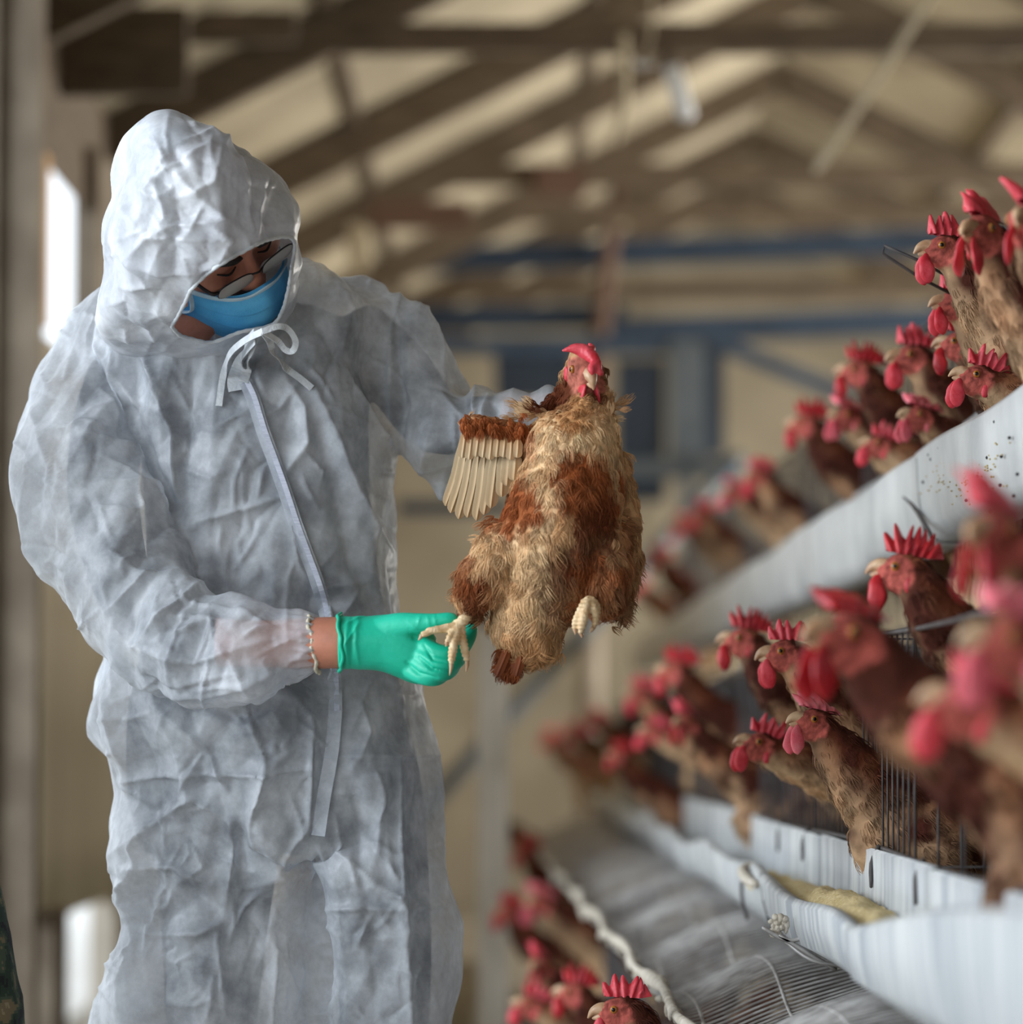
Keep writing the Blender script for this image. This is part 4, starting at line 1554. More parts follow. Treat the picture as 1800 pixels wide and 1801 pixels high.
FOLDS = [  # photo polyline, width px, height mm
    ([(70, 767), (110, 756), (148, 752), (183, 763)], 8, 5), ([(144, 767), (249, 794), (272, 833)], 9, 5), ([(183, 849), (272, 857), (303, 911)], 7, 4),
    ([(156, 888), (237, 900)], 6, 3.5), ([(187, 1078), (253, 1012), (323, 1020)], 8, 6), ([(253, 1012), (183, 966)], 7, 4), ([(233, 1137), (311, 1071), (362, 1024)], 9, 7),
    ([(233, 1137), (350, 1162), (486, 1121)], 8, 5), ([(233, 1207), (389, 1207), (506, 1176)], 8, 5), ([(362, 1090), (330, 1108), (311, 1117)], 6, 5),
    ([(374, 1090), (360, 1130), (352, 1160)], 5, 4), ([(428, 1120), (455, 1100), (500, 1092)], 5, 4), ([(440, 1160), (500, 1130), (530, 1118)], 5, 3.5),
    ([(124, 639), (117, 674), (66, 693)], 7, 4), ([(183, 616), (220, 670), (253, 728), (257, 767)], 9, 7), ([(205, 585), (262, 640), (300, 700)], 8, 5),
    ([(253, 612), (272, 658), (307, 756), (309, 850), (307, 942)], 10, 8), ([(331, 923), (420, 899), (502, 872)], 6, 5), ([(502, 872), (528, 995), (560, 1035)], 7, 4),
    ([(502, 662), (533, 717), (540, 780), (502, 833)], 14, 7), ([(552, 686), (603, 818), (653, 931), (653, 1012)], 16, 9), ([(607, 651), (653, 728), (685, 814)], 10, 6),
    ([(388, 748), (440, 720)], 6, 3.5), ([(455, 872), (466, 818)], 6, 4), ([(560, 1035), (600, 1030), (640, 1028)], 9, 5), ([(640, 1028), (600, 1090)], 8, 4),
    ([(430, 1238), (467, 1340), (466, 1365), (439, 1445), (449, 1502)], 7, 7), ([(550, 1285), (550, 1360), (543, 1460)], 7, 8), ([(340, 1365), (467, 1363), (548, 1353)], 5, 5),
    ([(205, 1378), (270, 1372), (340, 1365)], 6, 4), ([(581, 1332), (680, 1330), (774, 1327)], 5, 4), ([(236, 1469), (340, 1403), (406, 1445)], 10, 8),
    ([(208, 1502), (300, 1436)], 7, 4), ([(406, 1445), (411, 1502), (397, 1587)], 10, 9), ([(231, 1530), (302, 1526), (368, 1559)], 8, 7),
    ([(227, 1540), (227, 1587), (260, 1634)], 8, 6), ([(260, 1644), (349, 1644), (387, 1625)], 7, 7), ([(382, 1639), (390, 1710), (397, 1785)], 6, 6),
    ([(212, 1677), (190, 1740), (170, 1785)], 8, 5), ([(477, 1540), (510, 1490), (538, 1455)], 6, 5), ([(420, 1568), (515, 1540), (552, 1526)], 6, 5),
    ([(411, 1640), (430, 1600), (458, 1568)], 5, 5), ([(486, 1653), (484, 1720), (479, 1801)], 5, 5), ([(590, 1436), (604, 1502), (656, 1549)], 7, 6),
    ([(670, 1389), (668, 1440), (666, 1502)], 6, 5), ([(699, 1332), (706, 1450), (708, 1587), (722, 1800)], 9, 7), ([(661, 1559), (700, 1578), (702, 1592)], 6, 7),
    ([(567, 1601), (640, 1596), (699, 1601)], 8, 5), ([(656, 1606), (633, 1663)], 5, 4), ([(604, 1615), (590, 1682)], 5, 4), ([(784, 1592), (713, 1601)], 7, 5),
    ([(360, 1313), (375, 1350), (397, 1389)], 8, 6), ([(620, 1500), (632, 1560)], 5, 4), ([(560, 1480), (575, 1520), (560, 1560)], 10, 6),
    ([(640, 1230), (650, 1290), (620, 1350)], 12, 6), ([(700, 1600), (712, 1700)], 6, 4), ([(270, 1240), (340, 1300), (360, 1318)], 12, 6),
    ([(510, 1215), (550, 1260), (556, 1290)], 7, 6), ([(185, 1220), (200, 1300), (215, 1350)], 10, 6),
    ([(700, 515), (688, 590), (682, 680), (690, 780)], 8, 6), ([(790, 720), (796, 760), (800, 790)], 6, 5), ([(836, 672), (832, 710), (842, 745)], 6, 6), ([(858, 690), (850, 728), (866, 752)], 6, 6),
    ([(780, 690), (800, 720), (830, 750)], 9, 5), ([(880, 705), (930, 720)], 6, 4), ([(720, 800), (780, 830)], 8, 5), ([(540, 480), (600, 520), (640, 600)], 10, 5),
    ([(190, 545), (160, 590), (150, 640)], 9, 5), ([(60, 720), (90, 830), (100, 930)], 12, 5), ([(250, 1180), (330, 1190), (420, 1180)], 9, 4),
]
VALLEYS = [([(249, 724), (268, 818), (303, 880), (311, 938)], 12, 10), ([(290, 690), (330, 760)], 14, 5), ([(560, 760), (600, 900), (640, 1040)], 16, 6), ([(430, 1400), (424, 1500), (440, 1560)], 16, 7),
           ([(560, 1505), (557, 1600), (552, 1801)], 9, 13), ([(240, 1180), (330, 1200)], 10, 3), ([(620, 1380), (640, 1450)], 14, 5), ([(690, 1010), (700, 1100)], 10, 4),
           ([(330, 1560), (380, 1600)], 10, 5), ([(240, 1560), (262, 1620)], 10, 5), ([(860, 712), (872, 745)], 6, 5), ([(580, 1050), (560, 1180)], 14, 4), ([(700, 560), (700, 800)], 10, 5),
           ([(350, 1240), (430, 1262), (500, 1240)], 12, 5)]


def stroke_field(pp, strokes, sharp=True):
    h = np.zeros(len(pp))
    for pts, w, mm in strokes:
        pts = np.array(pts, float)
        R = w * 5
        m = np.where((pp[:, 0] > pts[:, 0].min() - R) & (pp[:, 0] < pts[:, 0].max() + R) & (pp[:, 1] > pts[:, 1].min() - R) & (pp[:, 1] < pts[:, 1].max() + R))[0]
        if len(m) == 0:
            continue
        q = pp[m]
        best = np.full(len(m), 1e9)
        tt = np.zeros(len(m))
        n = len(pts) - 1
        for i in range(n):
            a, b = pts[i], pts[i + 1]
            d = b - a
            t = np.clip(((q - a) @ d) / (d @ d), 0, 1)
            dist = np.linalg.norm(q - (a + t[:, None] * d), axis=1)
            u = dist < best
            best = np.where(u, dist, best)
            tt = np.where(u, (i + t) / n, tt)
        env = 0.35 + 0.65 * np.sin(math.pi * np.clip(tt, 0.04, 0.96))
        k = np.exp(-best / w) if sharp else np.exp(-(best / w) ** 2)
        h[m] += mm * 0.0019 * env * k
    return h


def crumple(co, s, seed):
    """sharp random creases"""
    a = np.array([noise.noise((x * s + seed, y * s, z * s)) for x, y, z in co])
    b = np.array([noise.noise((x * s * 1.9, y * s * 1.9 + seed, z * s * 1.9)) for x, y, z in co])
    return (0.5 - np.abs(a) * 1.6) + 0.5 * (0.5 - np.abs(b) * 1.6)


def wrinkle(V, F, strokes, valleys, nrand, rbox, seed, amp=1.0):
    N = vnormals(V, F)
    ctr = V.mean(0)
    view = np.array([0, 0, CAM_Z]) - V
    view /= np.linalg.norm(view, axis=1)[:, None]
    facing = np.clip(np.sum(N * view, 1) * 3 + 0.35, 0, 1)
    pp = proj(V)
    rg = np.random.default_rng(seed)
    rnd = []
    x0, y0, x1, y1 = rbox
    for _ in range(nrand):
        x, y = rg.uniform(x0, x1), rg.uniform(y0, y1)
        a = rg.uniform(0, math.pi) if rg.random() < 0.45 else rg.normal(math.pi / 2, 0.5)
        L = rg.uniform(14, 60)
        bend = rg.normal(0, 10)
        dx, dy = math.cos(a) * L, math.sin(a) * L
        rnd.append(([(x - dx, y - dy), (x + bend, y + bend * 0.3), (x + dx, y + dy)], rg.uniform(3, 6), rg.uniform(1.0, 3.2) * (1 if rg.random() < 0.72 else -0.8)))
    h = stroke_field(pp, strokes) - stroke_field(pp, valleys, False) + stroke_field(pp, rnd)
    # facets: triangle waves along many directions, strength varying over the cloth
    wv = np.stack([[noise.noise((x * 3.5 + 9, y * 3.5, z * 3.5)) for x, y, z in V], [noise.noise((x * 3.5, y * 3.5 + 5, z * 3.5 - 7)) for x, y, z in V]], 1)
    c3 = np.zeros(len(V))
    for i in range(11):
        lam = [0.30, 0.24, 0.20, 0.17, 0.145, 0.12, 0.10, 0.085, 0.07, 0.06, 0.045][i]
        d = rg.normal(0, 1, 3) * np.array([1.2, 0.8, 0.75])
        d /= np.linalg.norm(d)
        ph = (V @ d) / lam + rg.random() + (wv[:, 0] * (0.05 + 0.03 * (i % 3)) + wv[:, 1] * 0.05 * ((i + 1) % 3)) / lam
        tri = 2 * np.abs(ph - np.floor(ph) - 0.5)
        tri = 1 - np.abs(1 - 2 * tri) if i % 2 else tri
        k = np.clip(0.55 + 1.5 * np.sin(V @ rg.normal(0, 9, 3) + i) * (wv[:, i % 2] * 2 + 0.5), 0, 1.2)
        c3 += (tri - 0.5) * lam * (0.058 if i < 7 else 0.030) * k
    soft = wv[:, 0] * 0.010
    top_ = np.clip((pp[:, 1] - 200) / 70, 0.15, 1)
    quiet = top_ - 0.8 * np.clip((pp[:, 0] - 480) / 50, 0, 1) * ((pp[:, 1] > 1060) & (pp[:, 1] < 1210) & (V[:, 1] < 4.42))
    return V + N * ((h * facing + c3 * quiet + soft * quiet) * amp)[:, None]


CV = wrinkle(CV, CF, FOLDS, VALLEYS, 420, (20, 480, 900, 1801), 5)
# open the right cuff: draw the fabric in around the wrist
# wavy elastic gathers at the cuff
pp = proj(CV)
m = (pp[:, 0] > 505) & (pp[:, 0] < 575) & (pp[:, 1] > 1060) & (pp[:, 1] < 1205) & (CV[:, 1] < 4.45)
cy = P(545, 1132, 4.335)
ang = np.arctan2(CV[:, 2] - cy.z, CV[:, 1] - cy.y)
k = np.clip((pp[:, 0] - 505) / 40, 0, 1)
off = 0.0028 * np.sin(ang * 19) * k * m
rad = np.stack([np.zeros(len(CV)), np.cos(ang), np.sin(ang)], 1)
CV = CV + rad * off[:, None]
coverall = mob('coverall', CV, CF, MT['suit'], person, label='translucent white nonwoven coverall, crumpled')
bvh = BVHTree.FromPolygons([tuple(v) for v in CV], [tuple(int(i) for i in f) for f in CF])


def surf(px, py, lift=0.002):
    o = Vector((0, 0, CAM_Z))
    d = (P(px, py, 4.0) - o).normalized()
    h, n, i, dist = bvh.ray_cast(o, d)
    if h is None:
        return P(px, py, 4.5)
    return h - d * lift


# elastic hem of the cuff
c = np.array(P(551, 1132, 4.335))
pts = []
for k in range(73):
    a = 2 * math.pi * k / 72
    r = 0.0345 + 0.0012 * math.sin(a * 23)
    pts.append((c[0] + 0.004 * math.sin(a * 7) * 0.4 - 0.006 * math.sin(a), c[1] + 0.9 * r * math.cos(a), c[2] + r * math.sin(a)))
V, F = tube(pts, [0.0026] * len(pts), 8, 1)
b = mob('cuff_elastic', V, F, nmat('cuff_elastic', C(196, 186, 166), C(214, 206, 190), 0.8, 80, 0.3), person)
b.parent = coverall
b.location = (0, 0, 0)


def ribbon(name, path, w, mat, parent_mesh, th=0.0012, twist=None):
    """flat tape along a 3-D path, facing the front"""
    p = catmull(np.array([tuple(q) for q in path]), 6)
    T = np.gradient(p, axis=0)
    T /= np.linalg.norm(T, axis=1)[:, None]
    fr = np.array([0, -1.0, 0.1])
    V = []
    F = []
    n = len(p)
    for i in range(n):
        tw = 0.0 if twist is None else twist * math.sin(i * 0.35)
        f2 = fr + np.array([tw, 0, tw * 0.4])
        s = np.cross(T[i], f2)
        s /= np.linalg.norm(s)
        nn = np.cross(s, T[i])
        for a, b in ((-1, -1), (1, -1), (1, 1), (-1, 1)):
            V.append(p[i] + s * a * w / 2 + nn * b * th / 2)
    for i in range(n - 1):
        for k in range(4):
            F.append((4 * i + k, 4 * i + (k + 1) % 4, 4 * i + 4 + (k + 1) % 4, 4 * i + 4 + k))
    F += [(3, 2, 1, 0), (4 * n - 4, 4 * n - 3, 4 * n - 2, 4 * n - 1)]
    b = mob(name, V, F, mat, person, False)
    if parent_mesh is not None:
        b.parent = parent_mesh
        b.location = (0, 0, 0)
    return b


zp = [(432, 672), (445, 700), (462, 755), (482, 810), (500, 860), (520, 920), (540, 975), (560, 1030), (572, 1075), (580, 1130), (588, 1190), (590, 1250), (584, 1320), (570, 1400), (560, 1470)]
ribbon('zip_flap', [surf(a, b, 0.004) for a, b in zp], 0.017, MT['suit'], coverall, 0.003, 0.15)
ribbon('zip', [surf(a + 3, b, 0.0075) for a, b in zp[:12]], 0.0065, MT['zip'], coverall, 0.003, 0.0)
for sx in (-13, 13):
    pass

# ---- hood: thin shell with a face opening
hp = [loft_rows([(208, 278, 322, 4.37, 0.045), (216, 262, 342, 4.37, 0.085), (235, 240, 372, 4.37, 0.118), (265, 218, 414, 4.37, 0.145), (300, 204, 456, 4.37, 0.158),
                 (330, 197, 487, 4.37, 0.163), (380, 190, 501, 4.37, 0.166), (430, 189, 516, 4.37, 0.164), (470, 192, 527, 4.375, 0.160), (510, 187, 527, 4.39, 0.150),
                 (550, 180, 512, 4.42, 0.140), (585, 178, 478, 4.45, 0.124), (612, 205, 440, 4.49, 0.105), (640, 240, 420, 4.55, 0.08)], 64, 2.05, 5)]
HV, HF = remesh(hp, 0.0030, 14)
HFOLDS = [([(284, 256), (364, 241), (382, 259)], 6, 4), ([(242, 339), (294, 296), (361, 262)], 7, 5), ([(297, 351), (345, 339), (370, 324), (379, 272)], 6, 5),
          ([(345, 345), (370, 368), (391, 388), (297, 400), (257, 418)], 6, 5), ([(306, 302), (345, 345)], 6, 4), ([(226, 458), (260, 418), (321, 421), (404, 424)], 7, 5),
          ([(364, 394), (404, 424)], 5, 4), ([(462, 320), (455, 370), (449, 418)], 7, 5), ([(229, 464), (287, 485), (345, 485)], 7, 4), ([(211, 504), (266, 500), (330, 534)], 8, 5),
          ([(272, 247), (297, 293)], 6, 4), ([(404, 424), (380, 460), (345, 490)], 5, 4), ([(205, 300), (212, 360), (240, 400)], 8, 4), ([(420, 300), (435, 360), (442, 410)], 7, 4),
          ([(484, 330), (494, 380), (500, 415)], 6, 4), ([(430, 425), (445, 440)], 4, 3), ([(392, 448), (408, 456)], 4, 3), ([(195, 520), (230, 560), (290, 600)], 8, 5),
          ([(247, 560), (270, 590), (300, 610)], 7, 4), ([(240, 330), (262, 345), (300, 350)], 7, 4)]
HV = wrinkle(HV, HF, HFOLDS, [([(306, 268), (330, 300)], 9, 5), ([(270, 310), (300, 330)], 9, 4)], 90, (190, 215, 525, 610), 8, 0.8)
OPEN = np.array([(516, 421), (492, 419), (471, 424), (448, 434), (425, 447), (400, 460), (376, 475), (355, 492), (339, 509), (328, 534), (316, 556), (304, 573), (318, 590), (345, 597), (385, 607),
                 (425, 605), (462, 592), (488, 566), (500, 535), (508, 500), (514, 460), (519, 436)], float)


def inside(q, poly):
    r = np.zeros(len(q), bool)
    n = len(poly)
    for i in range(n):
        a, b = poly[i], poly[(i + 1) % n]
        c = (a[1] > q[:, 1]) != (b[1] > q[:, 1])
        x = (b[0] - a[0]) * (q[:, 1] - a[1]) / (b[1] - a[1] + 1e-12) + a[0]
        r ^= c & (q[:, 0] < x)
    return r


hpj = proj(HV)
hN = vnormals(HV, HF)
vin = inside(hpj, OPEN) & (HV[:, 1] < 4.40)
kill = vin[HF].any(axis=1)
low = (proj(HV[HF].mean(axis=1))[:, 1] > 632)
HF2 = HF[~(kill | low)]
usedv = np.unique(HF2)
mp = -np.ones(len(HV), int)
mp[usedv] = np.arange(len(usedv))
HV, HF2 = HV[usedv], mp[HF2]
# smooth the opening's rim
E = np.concatenate([HF2[:, [i, (i + 1) % 4]] for i in range(4)])
Es = np.sort(E, axis=1)
uq, cnt = np.unique(Es, axis=0, return_counts=True)
be = uq[cnt == 1]
nb = {}
for a, b in be:
    nb.setdefault(a, []).append(b)
    nb.setdefault(b, []).append(a)
for _ in range(14):
    new = {a: (HV[a] * 0.4 + 0.6 * np.mean([HV[b] for b in v], axis=0)) for a, v in nb.items()}
    for a, v in new.items():
        HV[a] = v
hood = mob('hood', HV, HF2, MT['hood'], person, label='translucent white hood gathered round the face')
so = hood.modifiers.new('thickness', 'SOLIDIFY')
so.thickness = 0.0012
# gathered rim
rim = []
front = [a for a in nb if HV[a][1] < 4.40]
if front:
    cur = front[0]
    seen = {cur}
    rim = [cur]
    while True:
        nx = [b for b in nb[cur] if b not in seen]
        if not nx:
            break
        cur = nx[0]
        seen.add(cur)
        rim.append(cur)
    pts = [tuple(HV[a] + np.array([0, 0.0008, 0]) * 0) for a in rim[::3]]
    if len(pts) > 8:
        pts.append(pts[0])
        V, F = tube(pts, [0.0022 + 0.0007 * (i % 2) for i in range(len(pts))], 7, 2)
        b = mob('hood_rim', V, F, MT['tie'], person)
        b.parent = hood
        b.location = (0, 0, 0)

# drawstring bow under the chin
kn = P(462, 583, 4.27)
k3 = lambda a, b, l=0.006: surf(a, b, l)
ribbon('tie_loop', [kn, P(490, 574, 4.275), P(508, 580, 4.285), P(520, 600, 4.30), P(515, 617, 4.31), P(502, 615, 4.31), P(488, 599, 4.30), kn], 0.0075, MT['tie'], coverall, 0.0012, 0.3)
ribbon('tie_end', [kn, P(474, 600, 4.31), P(482, 620, 4.36), k3(502, 646, 0.012), k3(526, 664), k3(549, 683, 0.004)], 0.0085, MT['tie'], coverall)
ribbon('tie_end', [kn, P(432, 598, 4.31), P(405, 622, 4.37), k3(394, 655, 0.012), k3(388, 690), k3(385, 714, 0.004)], 0.0085, MT['tie'], coverall)
ribbon('tie_loop', [P(448, 592, 4.30), P(432, 612, 4.36), k3(424, 640, 0.012), k3(414, 668, 0.008), k3(416, 687, 0.006)], 0.020, MT['tie'], coverall)
ribbon('tie_loop', [P(448, 592, 4.302), P(440, 620, 4.362), k3(436, 645, 0.013), k3(428, 672, 0.010)], 0.012, MT['tie'], coverall)

# ---- gloves
def glove(name, T, label=None):
    """right hand pinching: palm, thumb along the top, four fingers bent under and round"""
    g = []
    a = np.linspace(0, 2 * math.pi, 26, endpoint=False)
    rows = catmull([(596, 1082, 1178, 0.030), (612, 1084, 1177, 0.0315), (640, 1084, 1178, 0.031), (670, 1081, 1181, 0.031), (700, 1080, 1192, 0.0305), (725, 1086, 1202, 0.0285),
                    (750, 1100, 1204, 0.0245), (768, 1122, 1198, 0.018)], 5)
    V = []
    for x, y0, y1, hd in rows:
        c = P(x, (y0 + y1) / 2, 4.322)
        hh = M_((y1 - y0) / 2, 4.322)
        V.append(np.stack([np.full(26, c.x), c.y + hd * np.cos(a), c.z + hh * np.sin(a)], 1))
    n = len(V)
    V = np.concatenate(V)
    F = [(i * 26 + k, i * 26 + (k + 1) % 26, (i + 1) * 26 + (k + 1) % 26, (i + 1) * 26 + k) for i in range(n - 1) for k in range(26)]
    F += [tuple(reversed(range(26))), tuple(range((n - 1) * 26, n * 26))]
    g.append((V, F))
    g.append(px_tube([(672, 1112, 4.315, 30), (705, 1102, 4.305, 25), (738, 1097, 4.295, 19), (766, 1094, 4.288, 15.5), (790, 1090, 4.284, 13.5), (802, 1087, 4.284, 9)], 18, 5))
    g.append(px_tube([(738, 1132, 4.310, 19), (764, 1147, 4.296, 17.5), (788, 1150, 4.292, 15.5), (808, 1144, 4.302, 14.5), (822, 1126, 4.318, 13.5), (829, 1108, 4.326, 12), (832, 1098, 4.330, 8)], 18, 5))
    g.append(px_tube([(736, 1150, 4.306, 18), (762, 1166, 4.290, 16.5), (786, 1170, 4.288, 15.0), (804, 1162, 4.304, 14), (814, 1146, 4.328, 13), (816, 1128, 4.340, 11)], 18, 5))
    g.append(px_tube([(730, 1166, 4.306, 18), (756, 1180, 4.290, 15.5), (778, 1185, 4.290, 14), (794, 1178, 4.306, 13), (800, 1162, 4.328, 12), (800, 1146, 4.340, 10)], 18, 5))
    g.append(px_tube([(722, 1180, 4.308, 16), (746, 1192, 4.295, 13.5), (766, 1195, 4.296, 12), (780, 1188, 4.310, 11), (786, 1172, 4.330, 10)], 18, 5))
    V, F = remesh([(v, f) for v, f in g], 0.0017, 2)
    pp = proj(V)
    N = vnormals(V, F)
    st = [([(612, 1090), (608, 1130), (612, 1172)], 3, 1.2), ([(630, 1086), (625, 1130), (632, 1176)], 3, 0.8), ([(604, 1100), (640, 1084)], 3, 1.4), ([(602, 1140), (632, 1096)], 3, 1.2),
          ([(720, 1096), (736, 1108)], 3, 0.8), ([(752, 1084), (756, 1104)], 2.5, 0.7), ([(764, 1082), (768, 1104)], 2.5, 0.6), ([(740, 1082), (735, 1100)], 3, 0.7)]
    vl = [([(715, 1165), (736, 1184), (768, 1192)], 2.6, 1.6), ([(738, 1156), (760, 1176), (790, 1182)], 2.6, 1.6), ([(746, 1134), (762, 1160), (790, 1166)], 2.6, 1.3),
          ([(722, 1118), (738, 1124)], 5, 1.5), ([(620, 1088), (618, 1176)], 3, 0.6)]
    h = stroke_field(pp, st) - stroke_field(pp, vl, False)
    V = V + N * (h * (N[:, 1] < 0.3))[:, None]
    fl = T is not None
    if fl:
        V = T(V)
        F = F[:, ::-1]
    o = mob(name, V, F, MT['glove'], person, label=label)
    # rolled edge
    pts = []
    c = P(600, 1130, 4.322)
    for k in range(49):
        q = 2 * math.pi * k / 48
        pts.append((c.x + 0.003 * math.sin(q * 2 + 0.5) + 0.001 * math.sin(q * 9), c.y + 0.0318 * math.cos(q), c.z + 0.0345 * math.sin(q) + 0.0012 * math.sin(q * 6)))
    V, F = tube(pts, [0.0024] * len(pts), 8, 1)
    b = mob('glove_edge', T(V) if fl else V, F, MT['glove'], person)
    b.parent = o
    b.location = (0, 0, 0)
    return o


glove('glove', None, 'green nitrile glove pinching the hen leg')
# the other hand, gripping the hen from behind: a mirrored copy of the same hand
c0 = np.array(P(640, 1130, 4.322))
c1 = np.array(P(1006, 745, 4.47))
Rm = rot_y(math.radians(62)) @ np.diag([1.0, -1.0, -1.0]) @ np.diag([1.0, 1.0, -1.0])
glove('glove', lambda v: (np.asarray(v) - c0) @ (Rm * 0.9).T + c1, 'green glove hidden behind the hen')
# shoe covers
for x, Yx in ((375, 4.58), (672, 4.56)):
    c = P(x, 2560, Yx)
    V, F = remesh([tube([(c.x, Yx + 0.10, 0.055), (c.x, Yx, 0.06), (c.x + 0.005, Yx - 0.10, 0.045), (c.x + 0.008, Yx - 0.15, 0.036)], [0.052, 0.055, 0.046, 0.03], 18, 4),
                   tube([(c.x, Yx + 0.07, 0.06), (c.x, Yx + 0.08, 0.13)], [0.05, 0.055], 16, 2)], 0.006, 4)
    V[:, 2] = np.maximum(V[:, 2], 0.003)
    mob('shoe_cover', V, F, MT['hood'], person)

# ------------------------------------------------------------------ person in camouflage at the left edge
m_, nt_, b_ = new_mat('digital_camouflage')
tc = nt_.nodes.new('ShaderNodeTexCoord')
vo = nt_.nodes.new('ShaderNodeVectorMath')
vo.operation = 'SNAP'
vo.inputs[1].default_value = (0.0035, 0.0035, 0.0035)
nt_.links.new(tc.outputs['Object'], vo.inputs[0])
no = nt_.nodes.new('ShaderNodeTexNoise')
no.inputs['Scale'].default_value = 24
no.inputs['Detail'].default_value = 5
no.inputs['Roughness'].default_value = 0.62
nt_.links.new(vo.outputs[0], no.inputs['Vector'])
cr = nt_.nodes.new('ShaderNodeValToRGB')
cr.color_ramp.interpolation = 'CONSTANT'
els = cr.color_ramp.elements
els[0].position = 0.0
els[0].color = C(26, 28, 30)
els[1].position = 0.44
els[1].color = C(42, 60, 48)
for p_, c_ in ((0.52, C(70, 84, 66)), (0.58, C(122, 108, 82)), (0.68, C(150, 138, 112))):
    q_ = els.new(p_)
    q_.color = c_
nt_.links.new(no.outputs['Fac'], cr.inputs[0])
nt_.links.new(cr.outputs[0], b_.inputs['Base Color'])
b_.inputs['Roughness'].default_value = 0.9
MT['camo'] = m_
CY = 4.35
cx = P(-115, 1700, CY).x
soldier = empty('person', (cx, CY, 0), 'person in green digital camouflage, only a trouser edge at the left', 'person')
hh = lambda x, z, y=0.0: (cx + x, CY + y, z)
ps = [tube([hh(-0.17, 0.78), hh(-0.19, 0.90), hh(-0.22, 1.02), hh(-0.24, 1.15), hh(-0.26, 1.35), hh(-0.27, 1.46)], [0.12, 0.125, 0.11, 0.12, 0.13, 0.06], 24, 4),
      tube([hh(-0.27, 1.44), hh(-0.275, 1.52)], [0.055, 0.05], 14, 2), ell(hh(-0.28, 1.62), (0.078, 0.095, 0.115)),
      ell(hh(-0.28, 1.61, -0.10), (0.012, 0.018, 0.02)),
      tube([hh(-0.10, 0.86), hh(-0.022, 0.743), hh(0.010, 0.594), hh(0.028, 0.45), hh(0.03, 0.28), hh(0.03, 0.10)], [0.11, 0.10, 0.10, 0.088, 0.075, 0.062], 22, 5),
      tube([hh(-0.25, 0.82), hh(-0.27, 0.45), hh(-0.27, 0.10)], [0.11, 0.085, 0.06], 18, 4), ell(hh(0.03, 0.05, -0.05), (0.045, 0.12, 0.045)), ell(hh(-0.27, 0.05, -0.05), (0.045, 0.12, 0.045))]
for s in (-1, 1):
    ps.append(tube([hh(-0.26 + s * 0.13, 1.38), hh(-0.26 + s * 0.150, 1.12, 0.03), hh(-0.27 + s * 0.11, 0.98, -0.12)], [0.055, 0.046, 0.034], 14, 4))
    for k in range(4):
        ps.append(tube([hh(-0.27 + s * (0.13 - 0.018 * k), 0.985, -0.14), hh(-0.27 + s * (0.12 - 0.018 * k), 0.95, -0.19)], [0.009, 0.007], 8, 2))
V, F = remesh(ps, 0.008, 4)
V[:, 2] = np.maximum(V[:, 2], 0.002)
n_ = vnormals(V, F)
V = V + n_ * (crumple(V, 12, 3) * 0.004)[:, None]
me = mesh_data('body', V, F, [MT['camo'], MT['skin']])
zc = V[F].mean(axis=1)
me.polygons.foreach_set('material_index', ((zc[:, 2] > 1.49) | ((zc[:, 1] < CY - 0.12) & (zc[:, 2] > 0.9))).astype(np.int32))
link('body', me, soldier)
V, F = ell(hh(-0.28, 1.66, 0.01), (0.084, 0.10, 0.085))
mob('hair', V, [f for f in F if all(V[i][2] > 1.62 + 0.5 * max(0, CY - V[i][1]) for i in f)], MT['hair'], soldier)
#PART5
# ------------------------------------------------------------------ the hen held up by the person
HY = 4.32
hen0 = P(930, 1164, HY)
held = empty('hen', tuple(hen0), 'scruffy tan and rust hen held up by a leg in a green glove', 'hen')
hT_R = np.stack([np.array((-0.42, 0.86, 0.30)), np.array((0, 0, 0)), np.array((0.0, 0.0, 0.0))], 1)
bk = Vector((0.30, -0.80, -0.52)).normalized()          # the way the beak points
xa = -bk
ya = Vector((0, 0, 1)).cross(xa).normalized()
za = xa.cross(ya).normalized()
roll = math.radians(-8)
ya2 = ya * math.cos(roll) + za * math.sin(roll)
za2 = -ya * math.sin(roll) + za * math.cos(roll)
HHR = np.array([[xa.x, ya2.x, za2.x], [xa.y, ya2.y, za2.y], [xa.z, ya2.z, za2.z]])
HHC = np.array(P(1026, 645, HY - 0.01))
HT = transform(HHR * 1.06, HHC)
parts = [loft_rows([(668, 1010, 1054, HY + 0.005, 0.022), (700, 1000, 1058, HY, 0.027), (722, 975, 1074, HY, 0.036), (745, 942, 1083, HY, 0.050), (775, 930, 1086, HY, 0.062),
                    (810, 925, 1089, HY, 0.070), (850, 908, 1092, HY, 0.078), (895, 890, 1093, HY, 0.084), (935, 874, 1092, HY, 0.086), (980, 862, 1090, HY, 0.084),
                    (1025, 862, 1078, HY, 0.078), (1065, 866, 1040, HY, 0.068), (1100, 868, 996, HY, 0.058), (1135, 882, 982, HY, 0.046), (1160, 905, 952, HY, 0.028)], 36, 2.2, 4)]
parts += skull_parts(HT)
parts.append(tube([tuple(HT(np.array([[0.012, 0, -0.004]]))[0]), tuple(P(1034, 680, HY + 0.012)), tuple(P(1030, 730, HY + 0.005))], [0.023, 0.026, 0.034], 16, 4))
# nape and hackle drawn back to the wing root
parts.append(px_tube([(1022, 640, HY + 0.015, 20), (1000, 682, HY + 0.022, 19), (972, 712, HY + 0.03, 15), (946, 720, HY + 0.035, 8)], 14, 4))
